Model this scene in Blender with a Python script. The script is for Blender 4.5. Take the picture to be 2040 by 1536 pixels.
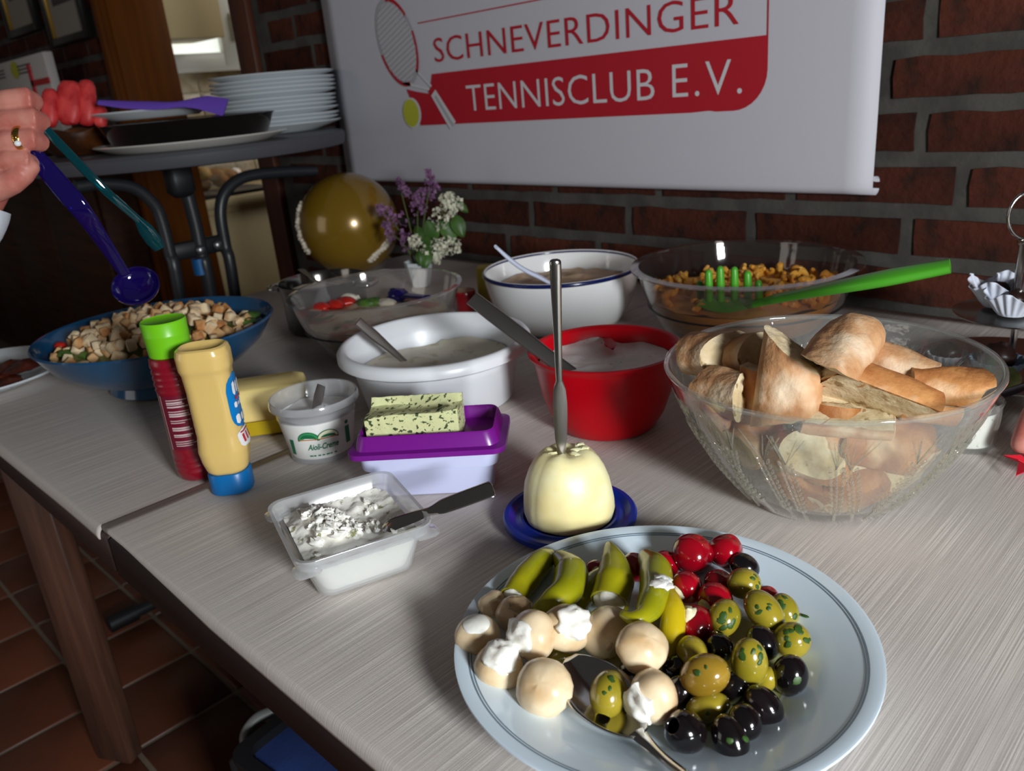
import bpy, bmesh, math, random
from mathutils import Vector, Matrix, noise
for o in list(bpy.data.objects): bpy.data.objects.remove(o)
SC = bpy.context.scene
COL = SC.collection
PI = math.pi
# ------------------------------------------------------------------ camera
F_PX, W_PX, H_PX = 1620.42, 2040, 1536
PITCH, YAW, ROLL = 0.3557645, -0.8064752, -0.0919971
CAM = Vector((0, 0, 1.10))
_r = Vector((math.cos(YAW), -math.sin(YAW), 0))
FWD = Vector((math.sin(YAW)*math.cos(PITCH), math.cos(YAW)*math.cos(PITCH), -math.sin(PITCH)))
_u = _r.cross(FWD)
RIGHT = math.cos(ROLL)*_r + math.sin(ROLL)*_u
UP = -math.sin(ROLL)*_r + math.cos(ROLL)*_u
cd = bpy.data.cameras.new('camera'); cam = bpy.data.objects.new('camera', cd); COL.objects.link(cam)
cam.matrix_world = Matrix(((RIGHT.x, UP.x, -FWD.x, CAM.x), (RIGHT.y, UP.y, -FWD.y, CAM.y), (RIGHT.z, UP.z, -FWD.z, CAM.z), (0, 0, 0, 1)))
cd.sensor_fit = 'HORIZONTAL'; cd.sensor_width = 36.0; cd.lens = F_PX/W_PX*36.0
cd.clip_start = 0.01; cd.clip_end = 50
cd.dof.use_dof = True; cd.dof.focus_distance = 0.60; cd.dof.aperture_fstop = 11.0
SC.camera = cam
# ------------------------------------------------------------------ light
wd = bpy.data.worlds.new('world'); SC.world = wd; wd.use_nodes = True
wd.node_tree.nodes['Background'].inputs[0].default_value = (1.0, 0.94, 0.90, 1)
wd.node_tree.nodes['Background'].inputs[1].default_value = 0.047
def area(name, loc, target, sx, sy, power, col):
    l = bpy.data.lights.new(name, 'AREA'); l.shape = 'RECTANGLE'; l.size = sx; l.size_y = sy; l.energy = power; l.color = col
    o = bpy.data.objects.new(name, l); COL.objects.link(o); o.location = loc
    o.rotation_euler = (Vector(target)-Vector(loc)).to_track_quat('-Z', 'Y').to_euler(); return o
area('window_daylight', (1.04, -0.06, 1.215), (-0.45, 0.40, 0.75), 0.26, 0.28, 33, (0.93, 0.975, 1.0))
area('rear_left_fill', (-1.9, -2.3, 1.3), (-1.3, 0.4, 0.4), 1.2, 1.6, 6.5, (1.0, 0.93, 0.86))  # added soft warm fill from behind left, not a door; lifts floor and legs
area('kitchen_daylight', (-2.6, 2.6, 1.9), (-3.3, 1.6, 1.0), 0.7, 0.7, 6, (1.0, 0.97, 0.92))
SC.view_settings.view_transform = 'Standard'; SC.view_settings.look = 'None'
SC.view_settings.exposure = 0.0; SC.view_settings.gamma = 1.0; SC.view_settings.use_curve_mapping = False

# ------------------------------------------------------------------ helpers
def at(px, py, x=None, y=None, z=None, d=None):
    """Point of the place seen in direction (px,py) on the plane x=, y=, z= or at depth d."""
    v = (px-W_PX/2)/F_PX*RIGHT - (py-H_PX/2)/F_PX*UP + FWD
    if d is not None: t = d
    elif z is not None: t = (z-CAM.z)/v.z
    elif y is not None: t = (y-CAM.y)/v.y
    else: t = (x-CAM.x)/v.x
    return CAM + t*v
def cdir(a, b, c):
    return (a*RIGHT + b*UP - c*FWD).normalized()
def V(*a): return Vector(a)
def lin(c):
    o = []
    for v in c:
        v = v/255.0; o.append(v/12.92 if v <= 0.04045 else ((v+0.055)/1.055)**2.4)
    return (o[0], o[1], o[2], 1.0)
MATS = {}
def mat(name, col, rough=0.5, metal=0.0, spec=0.5, col2=None, scale=20, detail=4, lo=0.4, hi=0.6, bump=0.0, bscale=60, sss=0.0, sssr=0.004,
        coat=0.0, stretch=(1, 1, 1), rnd=0.0, col3=None, scale3=80, lo3=0.62, hi3=0.68, trans=0.0, emit=0.0, sheen=0.0, alpha=1.0, bdist=0.002):
    m = bpy.data.materials.new(name); m.use_nodes = True; nt = m.node_tree; N = nt.nodes; L = nt.links
    b = N['Principled BSDF']
    c = lin(col)
    b.inputs['Base Color'].default_value = c; b.inputs['Roughness'].default_value = rough; b.inputs['Metallic'].default_value = metal
    b.inputs['Specular IOR Level'].default_value = spec; b.inputs['Coat Weight'].default_value = coat; b.inputs['Coat Roughness'].default_value = 0.05
    b.inputs['Transmission Weight'].default_value = trans
    if sss: b.inputs['Subsurface Weight'].default_value = sss; b.inputs['Subsurface Radius'].default_value = (1, .7, .5); b.inputs['Subsurface Scale'].default_value = sssr
    if emit: b.inputs['Emission Color'].default_value = c; b.inputs['Emission Strength'].default_value = emit
    out = None
    if col2 or bump or col3:
        tc = N.new('ShaderNodeTexCoord'); mp = N.new('ShaderNodeMapping'); mp.inputs['Scale'].default_value = stretch
        L.new(tc.outputs['Object'], mp.inputs['Vector']); vec = mp.outputs['Vector']
    if col2:
        n = N.new('ShaderNodeTexNoise'); n.inputs['Scale'].default_value = scale; n.inputs['Detail'].default_value = detail
        r = N.new('ShaderNodeValToRGB'); r.color_ramp.elements[0].position = lo; r.color_ramp.elements[1].position = hi
        r.color_ramp.elements[0].color = c; r.color_ramp.elements[1].color = lin(col2)
        L.new(vec, n.inputs['Vector']); L.new(n.outputs['Fac'], r.inputs['Fac']); out = r.outputs['Color']
    if col3:
        n3 = N.new('ShaderNodeTexNoise'); n3.inputs['Scale'].default_value = scale3; n3.inputs['Detail'].default_value = 3
        r3 = N.new('ShaderNodeValToRGB'); r3.color_ramp.elements[0].position = lo3; r3.color_ramp.elements[1].position = hi3
        L.new(vec, n3.inputs['Vector']); L.new(n3.outputs['Fac'], r3.inputs['Fac'])
        mx = N.new('ShaderNodeMix'); mx.data_type = 'RGBA'; L.new(r3.outputs['Color'], mx.inputs[0])
        if out: L.new(out, mx.inputs[6])
        else: mx.inputs[6].default_value = c
        mx.inputs[7].default_value = lin(col3); out = mx.outputs[2]
    if rnd:
        oi = N.new('ShaderNodeObjectInfo'); hs = N.new('ShaderNodeHueSaturation'); mr = N.new('ShaderNodeMapRange')
        mr.inputs['To Min'].default_value = 1-rnd; mr.inputs['To Max'].default_value = 1+rnd
        L.new(oi.outputs['Random'], mr.inputs['Value']); L.new(mr.outputs['Result'], hs.inputs['Value'])
        if out: L.new(out, hs.inputs['Color'])
        else: hs.inputs['Color'].default_value = c
        out = hs.outputs['Color']
    if out: L.new(out, b.inputs['Base Color'])
    if bump:
        nb = N.new('ShaderNodeTexNoise'); nb.inputs['Scale'].default_value = bscale; nb.inputs['Detail'].default_value = 5
        bp = N.new('ShaderNodeBump'); bp.inputs['Strength'].default_value = bump; bp.inputs['Distance'].default_value = bdist
        L.new(vec, nb.inputs['Vector']); L.new(nb.outputs['Fac'], bp.inputs['Height']); L.new(bp.outputs['Normal'], b.inputs['Normal'])
    MATS[name] = m; return m
def glass(name, tint, rough=0.03, haze=0.0, hazecol=(255, 255, 255), boost=1.0, bump=0.0, bscale=40):
    """thin walled clear plastic or glass: fresnel mix of transparent and glossy, with a little diffuse haze"""
    m = bpy.data.materials.new(name); m.use_nodes = True; nt = m.node_tree; N = nt.nodes; L = nt.links
    N.remove(N['Principled BSDF']); o = N['Material Output']
    tr = N.new('ShaderNodeBsdfTransparent'); tr.inputs['Color'].default_value = lin(tint)
    gl = N.new('ShaderNodeBsdfGlossy'); gl.inputs['Roughness'].default_value = rough; gl.inputs['Color'].default_value = (1, 1, 1, 1)
    fr = N.new('ShaderNodeLayerWeight'); fr.inputs['Blend'].default_value = .5
    pw = N.new('ShaderNodeMath'); pw.operation = 'POWER'; pw.inputs[1].default_value = 4.0; L.new(fr.outputs['Facing'], pw.inputs[0])
    m_ = N.new('ShaderNodeMath'); m_.operation = 'MULTIPLY_ADD'; m_.inputs[1].default_value = .80; m_.inputs[2].default_value = .045; L.new(pw.outputs[0], m_.inputs[0])
    mu = N.new('ShaderNodeMath'); mu.operation = 'MULTIPLY'; mu.inputs[1].default_value = boost; mu.use_clamp = True
    L.new(m_.outputs[0], mu.inputs[0])
    base = tr.outputs[0]
    if haze:
        df = N.new('ShaderNodeBsdfDiffuse'); df.inputs['Color'].default_value = lin(hazecol)
        tl = N.new('ShaderNodeBsdfTranslucent'); tl.inputs['Color'].default_value = lin(hazecol)
        m0 = N.new('ShaderNodeMixShader'); m0.inputs[0].default_value = 0.45; L.new(df.outputs[0], m0.inputs[1]); L.new(tl.outputs[0], m0.inputs[2])
        m1 = N.new('ShaderNodeMixShader'); m1.inputs[0].default_value = haze; L.new(tr.outputs[0], m1.inputs[1]); L.new(m0.outputs[0], m1.inputs[2]); base = m1.outputs[0]
    mx = N.new('ShaderNodeMixShader'); L.new(mu.outputs[0], mx.inputs[0]); L.new(base, mx.inputs[1]); L.new(gl.outputs[0], mx.inputs[2])
    L.new(mx.outputs[0], o.inputs['Surface'])
    if bump:
        tc = N.new('ShaderNodeTexCoord'); nb = N.new('ShaderNodeTexNoise'); nb.inputs['Scale'].default_value = bscale; nb.inputs['Detail'].default_value = 3
        bp = N.new('ShaderNodeBump'); bp.inputs['Strength'].default_value = bump; bp.inputs['Distance'].default_value = 0.003
        L.new(tc.outputs['Object'], nb.inputs['Vector']); L.new(nb.outputs['Fac'], bp.inputs['Height']); L.new(bp.outputs['Normal'], gl.inputs['Normal']); L.new(bp.outputs['Normal'], fr.inputs['Normal'])
    MATS[name] = m; return m
WL = {}
def meta(o, label=None, cat=None, group=None, kind=None):
    if label: o['label'] = label
    if cat: o['category'] = cat
    if group: o['group'] = group
    if kind: o['kind'] = kind
    return o
def thing(name, label, cat, loc=(0, 0, 0), rz=0.0, group=None):
    o = bpy.data.objects.new(name, None); COL.objects.link(o); o.location = loc; o.rotation_euler = (0, 0, rz); o.empty_display_size = 0.02
    WL[o.name] = Vector(loc); return meta(o, label, cat, group)
def link(name, me, m=None, parent=None, loc=None, rot=None):
    o = bpy.data.objects.new(name, me); COL.objects.link(o)
    if m is not None and not me.materials: me.materials.append(m)
    if parent is not None: o.parent = parent
    if loc is not None: o.location = loc
    if rot is not None: o.rotation_mode = 'QUATERNION'; o.rotation_quaternion = rot
    WL[o.name] = (WL.get(parent.name, Vector()) if parent is not None else Vector()) + (Vector(loc) if loc is not None else Vector())
    return o
def qz(d, roll=0.0):
    from mathutils import Quaternion
    q = Vector((0, 0, 1)).rotation_difference(Vector(d).normalized())
    return q @ Quaternion((0, 0, 1), roll)
class G:
    def __init__(s): s.v = []; s.f = []
    def add(s, v, f):
        n = len(s.v); s.v += [Vector(p) for p in v]; s.f += [tuple(i+n for i in q) for q in f]; return s
    def lathe(s, prof, n=64, c=(0, 0, 0), sx=1.0, sy=1.0, fn=None, close=False):
        """prof: list of (r,z); r==0 ends become poles"""
        v = []; f = []; rows = []
        for r, z in prof:
            if r < 1e-6: rows.append([len(v)]); v.append((c[0], c[1], c[2]+z))
            else:
                row = []
                for k in range(n):
                    a = 2*PI*k/n; rr = r; zz = z
                    if fn: rr, zz = fn(a, r, z)
                    row.append(len(v)); v.append((c[0]+rr*math.cos(a)*sx, c[1]+rr*math.sin(a)*sy, c[2]+zz))
                rows.append(row)
        pairs = list(zip(rows[:-1], rows[1:]))
        if close: pairs.append((rows[-1], rows[0]))
        for A, B in pairs:
            if len(A) == 1 and len(B) == 1: continue
            for k in range(n):
                k2 = (k+1) % n
                if len(A) == 1: f.append((A[0], B[k2], B[k]))
                elif len(B) == 1: f.append((A[k], A[k2], B[0]))
                else: f.append((A[k], A[k2], B[k2], B[k]))
        return s.add(v, f)
    def sweep(s, pts, rad, n=10, up=None, cap=True, sq=2.0):
        """pts path; rad: number, list, or list of (w,t) half sizes; up: direction of thickness t"""
        pts = [Vector(p) for p in pts]; m = len(pts)
        if not isinstance(rad, (list, tuple)): rad = [rad]*m
        v = []; f = []; prevN = None
        for i in range(m):
            t = (pts[min(i+1, m-1)]-pts[max(i-1, 0)]).normalized()
            if up is not None: nrm = (Vector(up)-Vector(up).dot(t)*t).normalized()
            elif prevN is None:
                a = Vector((0, 0, 1)) if abs(t.z) < 0.9 else Vector((1, 0, 0)); nrm = (a-a.dot(t)*t).normalized()
            else: nrm = (prevN-prevN.dot(t)*t).normalized()
            prevN = nrm; bi = t.cross(nrm)
            w, h = rad[i] if isinstance(rad[i], (list, tuple)) else (rad[i], rad[i])
            for k in range(n):
                a = 2*PI*k/n; ca, sa = math.cos(a), math.sin(a)
                ca = math.copysign(abs(ca)**(2/sq), ca); sa = math.copysign(abs(sa)**(2/sq), sa)
                v.append(pts[i]+bi*(w*ca)+nrm*(h*sa))
        for i in range(m-1):
            for k in range(n):
                k2 = (k+1) % n; f.append((i*n+k, (i+1)*n+k, (i+1)*n+k2, i*n+k2))
        if cap: f.append(tuple(range(n))); f.append(tuple((m-1)*n+k for k in reversed(range(n))))
        return s.add(v, f)
    def capsule(s, pts, rad, n=12):
        """swept tube with round ends"""
        pts = [Vector(p) for p in pts]
        if not isinstance(rad, (list, tuple)): rad = [rad]*len(pts)
        P = []; Rr = []
        d0 = (pts[0]-pts[1]).normalized(); d1 = (pts[-1]-pts[-2]).normalized()
        for a in (80, 55, 30): P.append(pts[0]+d0*rad[0]*math.sin(a*PI/180)); Rr.append(rad[0]*math.cos(a*PI/180))
        P += pts; Rr += list(rad)
        for a in (30, 55, 80): P.append(pts[-1]+d1*rad[-1]*math.sin(a*PI/180)); Rr.append(rad[-1]*math.cos(a*PI/180))
        return s.sweep(P, Rr, n)
    def box(s, lo, hi, bev=0.0):
        x0, y0, z0 = lo; x1, y1, z1 = hi
        if not bev:
            v = [(x0, y0, z0), (x1, y0, z0), (x1, y1, z0), (x0, y1, z0), (x0, y0, z1), (x1, y0, z1), (x1, y1, z1), (x0, y1, z1)]
            return s.add(v, [(0, 3, 2, 1), (4, 5, 6, 7), (0, 1, 5, 4), (1, 2, 6, 5), (2, 3, 7, 6), (3, 0, 4, 7)])
        b = bev; cx, cy = (x0+x1)/2, (y0+y1)/2
        hx, hy = (x1-x0)/2, (y1-y0)/2
        return s.loft([(z0, hx-b, hy-b, b*.5), (z0+b, hx, hy, b), (z1-b, hx, hy, b), (z1, hx-b, hy-b, b*.5)], c=(cx, cy), n=3)
    def loft(s, levels, c=(0, 0), n=6, cap0=True, cap1=True, close=False, fn=None):
        """stack of rounded rectangles (z, half x, half y, corner radius)"""
        v = []; f = []; m = 4*n
        for z, hx, hy, r in levels:
            r = min(r, hx*.999, hy*.999)
            for q, (sx, sy) in enumerate(((1, 1), (-1, 1), (-1, -1), (1, -1))):
                for k in range(n):
                    a = q*PI/2 + (k/(n-1))*PI/2
                    p = Vector((c[0]+sx*(hx-r)+r*math.cos(a), c[1]+sy*(hy-r)+r*math.sin(a), z))
                    v.append(fn(p) if fn else p)
        L = len(levels)
        for i in range(L-1+(1 if close else 0)):
            j = (i+1) % L
            for k in range(m):
                k2 = (k+1) % m; f.append((i*m+k, i*m+k2, j*m+k2, j*m+k))
        if not close:
            if cap0: f.append(tuple(reversed(range(m))))
            if cap1: f.append(tuple((L-1)*m+k for k in range(m)))
        return s.add(v, f)
    def blob(s, c, r, nu=16, nv=10, amp=0.0, freq=3.0, seed=0.0, rot=None, p=2.0):
        if not isinstance(r, (list, tuple)): r = (r, r, r)
        v = []; f = []
        def pt(d):
            k = 1.0
            if amp: k += amp*noise.noise(Vector(d)*freq+Vector((seed, seed*1.7, -seed)))
            if p != 2.0:
                q = (abs(d[0])**p+abs(d[1])**p+abs(d[2])**p)**(1/p); k /= q
            q = Vector((d[0]*r[0]*k, d[1]*r[1]*k, d[2]*r[2]*k))
            if rot is not None: q.rotate(rot)
            return q+Vector(c)
        v.append(pt((0, 0, -1)))
        for j in range(1, nv):
            th = -PI/2+PI*j/nv
            for i in range(nu):
                a = 2*PI*i/nu; v.append(pt((math.cos(th)*math.cos(a), math.cos(th)*math.sin(a), math.sin(th))))
        v.append(pt((0, 0, 1))); top = len(v)-1
        for i in range(nu): f.append((0, 1+(i+1) % nu, 1+i))
        for j in range(nv-2):
            for i in range(nu):
                a = 1+j*nu; f.append((a+i, a+(i+1) % nu, a+nu+(i+1) % nu, a+nu+i))
        a = 1+(nv-2)*nu
        for i in range(nu): f.append((a+i, a+(i+1) % nu, top))
        return s.add(v, f)
    def disc(s, c, R, h=None, rings=14, n=48, skirt=0.0, sx=1, sy=1):
        """height field disc; h(x,y)->dz ; skirt closes it downward"""
        v = [(c[0], c[1], c[2]+(h(0, 0) if h else 0))]; f = []
        for j in range(1, rings+1):
            for i in range(n):
                a = 2*PI*i/n; x = R*j/rings*math.cos(a)*sx; y = R*j/rings*math.sin(a)*sy
                v.append((c[0]+x, c[1]+y, c[2]+(h(x, y) if h else 0)))
        for i in range(n): f.append((0, 1+i, 1+(i+1) % n))
        for j in range(rings-1):
            a = 1+j*n
            for i in range(n): f.append((a+i, a+n+i, a+n+(i+1) % n, a+(i+1) % n))
        if skirt:
            a = 1+(rings-1)*n; b = len(v)
            for i in range(n):
                p = v[a+i]; v.append((c[0]+(p[0]-c[0])*.8, c[1]+(p[1]-c[1])*.8, c[2]-skirt))
            for i in range(n): f.append((a+i, b+i, b+(i+1) % n, a+(i+1) % n))
            f.append(tuple(b+i for i in reversed(range(n))))
        return s.add(v, f)
    def ring(s, pts, w):  # unused closed loop tube
        return s.sweep(pts, w)
    def poly(s, pts, thick=None):
        pts = [Vector(p) for p in pts]; n = len(pts)
        if thick is None: return s.add(pts, [tuple(range(n))])
        t = Vector(thick); v = pts+[p+t for p in pts]
        f = [tuple(reversed(range(n))), tuple(range(n, 2*n))]+[(i, (i+1) % n, n+(i+1) % n, n+i) for i in range(n)]
        return s.add(v, f)
    def xf(s, M):
        s.v = [M @ p for p in s.v]; return s
    def jit(s, amp, freq, seed=0):
        o = Vector((seed*3.1, seed*7.7, seed*1.3))
        s.v = [p+noise.noise_vector(p*freq+o)*amp for p in s.v]; return s
    def mesh(s, name, org=None, smooth=True, ang=50):
        me = bpy.data.meshes.new(name)
        o = Vector(org) if org is not None else Vector()
        me.from_pydata([p-o for p in s.v], [], s.f); me.update()
        if smooth:
            me.polygons.foreach_set('use_smooth', [True]*len(me.polygons))
            if ang: me.set_sharp_from_angle(angle=ang*PI/180)
        return me
    def part(s, name, m, parent, smooth=True, ang=50, label=None, kind=None):
        """world-coordinate vertices, hung under a thing (or part) that has no rotation"""
        me = s.mesh(name, WL[parent.name], smooth, ang); o = link(name, me, m, parent); meta(o, label, None, None, kind); return o
    def lpart(s, name, m, parent, smooth=True, ang=50, label=None, kind=None, loc=None, rot=None):
        """vertices local to the parent"""
        me = s.mesh(name, None, smooth, ang); o = link(name, me, m, parent, loc, rot); meta(o, label, None, None, kind); return o
    def solo(s, name, m, label, cat, org, group=None, smooth=True, ang=50, kind=None):
        me = s.mesh(name, org, smooth, ang); o = link(name, me, m, None, org); return meta(o, label, cat, group, kind)
def struct(o): o['kind'] = 'structure'; return o
def evalmesh(o, name):
    dg = bpy.context.evaluated_depsgraph_get(); dg.update()
    me = bpy.data.meshes.new_from_object(o.evaluated_get(dg)); me.name = name; return me
def text_geo(body, sx, sy, spacing=1.0, off=-.006):
    """letters fitted to a box sx by sy, flat in x,y ; returns G"""
    cu = bpy.data.curves.new('txt', 'FONT'); cu.body = body; cu.resolution_u = 3; cu.space_character = spacing; cu.offset = off
    ob = bpy.data.objects.new('txt', cu); COL.objects.link(ob); bpy.context.view_layer.update()
    me = evalmesh(ob, 'txtm'); vs = [v.co.copy() for v in me.vertices]; fs = [tuple(p.vertices) for p in me.polygons]
    bpy.data.objects.remove(ob); bpy.data.curves.remove(cu); bpy.data.meshes.remove(me)
    x0 = min(v.x for v in vs); x1 = max(v.x for v in vs); y0 = min(v.y for v in vs); y1 = max(v.y for v in vs)
    g = G(); g.add([((v.x-x0)/(x1-x0)*sx, (v.y-y0)/(y1-y0)*sy, 0) for v in vs], fs); return g
def nz(x, y, z=0.0): return noise.noise(Vector((x, y, z)))
def bez(pts, n=16):
    """smooth curve through points (Catmull-Rom)"""
    P = [Vector(p) for p in pts]; P = [P[0]*2-P[1]]+P+[P[-1]*2-P[-2]]; o = []
    seg = len(P)-3
    for i in range(seg):
        a, b, c, d = P[i:i+4]
        m = max(2, n//seg)
        for k in range(m):
            t = k/m; o.append(0.5*((2*b)+(c-a)*t+(2*a-5*b+4*c-d)*t*t+(3*b-a-3*c+d)*t**3))
    o.append(P[-2]); return o
def lerp(a, b, t): return a+(b-a)*t
def lerpl(vals, n):
    """resample a list of numbers or tuples to n samples"""
    o = []
    for i in range(n):
        t = i/(n-1)*(len(vals)-1); k = min(int(t), len(vals)-2); u = t-k; a, b = vals[k], vals[k+1]
        o.append(tuple(lerp(p, q, u) for p, q in zip(a, b)) if isinstance(a, tuple) else lerp(a, b, u))
    return o
def bowlprof(R, h, rb, t=0.003, foot=0.006, bulge=0.35, lip=0.0):
    """closed outer+inner bowl profile; bulge pushes the wall outwards"""
    o = [(0, 0.001), (rb*.9, 0.0), (rb, 0.002)]
    n = 10
    for i in range(1, n+1):
        u = i/n; r = rb+(R-rb)*(u+bulge*4*u*(1-u)*.5*(1-.3*u)); o.append((min(r, R) if bulge < .6 else r, 0.002+(h-0.002)*u))
    if lip: o += [(R+lip, h), (R+lip, h+.002), (R-t*.5, h+.003)]
    else: o += [(R-t*.3, h+.001), (R-t, h)]
    inn = []
    for i in range(n, 0, -1):
        u = i/n; r = rb+(R-rb)*(u+bulge*4*u*(1-u)*.5*(1-.3*u)); inn.append((max((min(r, R) if bulge < .6 else r)-t, .001), max(t+.001, 0.002+(h-0.002)*u)))
    return o+inn+[(rb*.85, t+.0005), (0, t+.0005)]
def bowl_r(R, h, rb, z, bulge=0.35):
    u = max(0, min(1, (z-0.002)/(h-0.002))); return min(R, rb+(R-rb)*(u+bulge*4*u*(1-u)*.5*(1-.3*u)))
# ------------------------------------------------------------------ materials of the room
mat('mortar', (74, 71, 66), 0.95, col2=(60, 57, 53), scale=18, bump=.5, bscale=120)
mat('brick', (80, 41, 30), 0.95, spec=.10, col2=(60, 33, 27), scale=14, lo=.35, hi=.65, col3=(46, 32, 28), scale3=30, lo3=.55, hi3=.75, bump=.9, bscale=70, rnd=.28, bdist=.004)
mat('tile', (104, 56, 36), 0.42, spec=.4, col2=(84, 48, 34), scale=6, lo=.3, hi=.7, bump=.12, bscale=30, rnd=.25)
mat('grout', (112, 98, 82), .95, bump=.4, bscale=200)
mat('casing_wood', (108, 58, 8), .6, spec=.12, col2=(84, 43, 6), scale=5, stretch=(6, 6, .5), lo=.3, hi=.7)
mat('trim_wood', (86, 44, 26), .5, col2=(70, 34, 22), scale=5, stretch=(6, 6, .5))
mat('plaster', (214, 208, 196), .9, bump=.1, bscale=60)
mat('dark_wood', (70, 42, 26), .6, spec=.2, col2=(48, 29, 18), scale=6, stretch=(.6, 8, 8), lo=.3, hi=.7)
mat('leg_wood', (108, 72, 56), .5, col2=(72, 46, 38), scale=7, stretch=(9, 9, .6), lo=.3, hi=.7, bump=.1, bscale=40)
mat('edge_wood', (58, 42, 38), .5, col2=(42, 30, 27), scale=9, stretch=(.5, 8, 8), lo=.3, hi=.7)
mat('cream_paint', (212, 192, 148), .5)
mat('window_white', (206, 206, 200), .4)
mat('sky_light', (235, 242, 235), 1, emit=.9)
WY = 1.17
# back wall with door opening
g = G()
g.box((-6.9, WY+.006, 0), (-3.033, WY+.184, 2.45)); g.box((-2.055, WY+.006, 0), (1.9, WY+.184, 2.45)); g.box((-3.033, WY+.006, 2.0), (-2.055, WY+.184, 2.45))
wall_back = struct(link('wall_back', g.mesh('wall_back', None, False), MATS['mortar']))
def brick_mesh(seed, L, H=.0478):
    rng = random.Random(seed); v = []; f = []; nx, nzv = 7, 3
    for j in range(nzv):
        for i in range(nx):
            x = -L/2+L*i/(nx-1); z = -H/2+H*j/(nzv-1)
            ed = i in (0, nx-1) or j in (0, nzv-1)
            v.append((x+rng.uniform(-.002, .002), -.0005+rng.uniform(-.0012, .0012)+(.0025 if ed else 0), z+rng.uniform(-.0017, .0017)))
    for j in range(nzv-1):
        for i in range(nx-1):
            a = j*nx+i; f.append((a, a+1, a+nx+1, a+nx))
    bd = [i for i in range(nx)]+[j*nx+nx-1 for j in range(1, nzv)]+[(nzv-1)*nx+i for i in range(nx-2, -1, -1)]+[j*nx for j in range(nzv-2, 0, -1)]
    b0 = len(v)
    for k in bd: v.append((v[k][0]*1.004, .02, v[k][2]*1.01))
    for q in range(len(bd)): f.append((bd[q], b0+q, b0+(q+1) % len(bd), bd[(q+1) % len(bd)]))
    me = bpy.data.meshes.new('brick'); me.from_pydata(v, [], f); me.materials.append(MATS['brick']); me.update()
    me.polygons.foreach_set('use_smooth', [True]*len(me.polygons)); me.set_sharp_from_angle(angle=.8); return me
BM = {L: [brick_mesh(int(L*1000)+s, L) for s in range(4)] for L in (.216, .104)}
rng = random.Random(4)
PITCHX, PITCHZ = .2366, .0693
knownx = {0: -.411, -1: -.958, 1: -.347, 2: -.403, 3: -.453, 4: -.403, 7: -1.785, 6: -1.865}
nb = 0; far = G()
def put_brick(x, z, L, near):
    global nb
    if near:
        o = link('brick', rng.choice(BM[L]), None, wall_back, (x, WY, z)); o.rotation_euler = (0, rng.uniform(-.006, .006), rng.uniform(-.004, .004)); nb += 1
    else: far.box((x-L/2, WY, z-.024), (x+L/2, WY+.02, z+.024))
for row in range(-11, 22):
    z = .829+row*PITCHZ+.0239
    off = knownx.get(row, rng.uniform(0, PITCHX)-.4)
    vis = -2 <= row <= 9
    k0 = int((-6.9-off)/PITCHX)-1
    for k in range(k0, k0+42):
        xa = off+k*PITCHX+.0103; xb = off+(k+1)*PITCHX-.0103; xm = (xa+xb)/2
        for (a, b) in ((-6.88, -3.04), (-2.052, 1.88)):
            if xa > b-.03 or xb < a+.03: continue
            if xa >= a and xb <= b: put_brick(xm, z, .216, vis and -4.2 < xm < .55)
            elif xb > a and xa < a and xb-a > .1: put_brick(xb-.052, z, .104, vis and -4.2 < xm < .55)
            elif xa < b and xb > b and b-xa > .1: put_brick(xa+.052, z, .104, vis and -4.2 < xm < .55)
o = far.lpart('brick', MATS['brick'], wall_back, smooth=False, kind='stuff')
# floor: base and tiles
g = G(); g.box((-7.0, -1.6, -.05), (1.9, 3.0, -.004)); floor = struct(link('floor', g.mesh('floor', None, False), MATS['grout']))
g = G(); g.box((-.0955, -.0955, -.012), (.0955, .0955, 0), .003); tile_me = g.mesh('tile'); tile_me.materials.append(MATS['tile'])
for i in range(-8, 13):
    for j in range(-8, 5):
        x = -1.695+.2*i; y = .188+.2*j
        if y > 1.1 or x < -3.4 or x > .4: continue
        link('tile', tile_me, None, floor, (x, y, rng.uniform(-.0012, .0006)))
# door trims
g = G(); g.box((-3.033, WY-.016, 0), (-2.955, WY+.006, 2.0), .003); g.box((-2.965, WY+.0, 0), (-2.945, WY+.19, 2.0), .002); g.box((-3.0, WY-.03, 0), (-2.96, WY, 2.0), .004)
struct(link('trim_1', g.mesh('trim_1'), MATS['casing_wood']))
g = G(); g.box((-2.135, WY-.014, 0), (-2.05, WY+.006, 2.0), .003); g.box((-2.14, WY+.0, 0), (-2.12, WY+.19, 2.0), .002)
struct(link('trim_2', g.mesh('trim_2'), MATS['trim_wood']))
# kitchen beyond the doorway
KX = -3.65
g = G(); wy0, wy1, wz0, wz1 = 1.60, 2.02, 1.275, 1.80
g.box((KX-.1, 1.354, 0), (KX, wy0, 2.45)); g.box((KX-.1, wy1, 0), (KX, 3.0, 2.45)); g.box((KX-.1, wy0, 0), (KX, wy1, wz0)); g.box((KX-.1, wy0, wz1), (KX, wy1, 2.45))
struct(link('wall_left', g.mesh('wall_left', None, False), MATS['plaster']))
g = G(); g.box((KX-.1, 3.0, 0), (1.9, 3.1, 2.45)); struct(link('wall_kitchen', g.mesh('wall_kitchen', None, False), MATS['plaster']))
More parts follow.
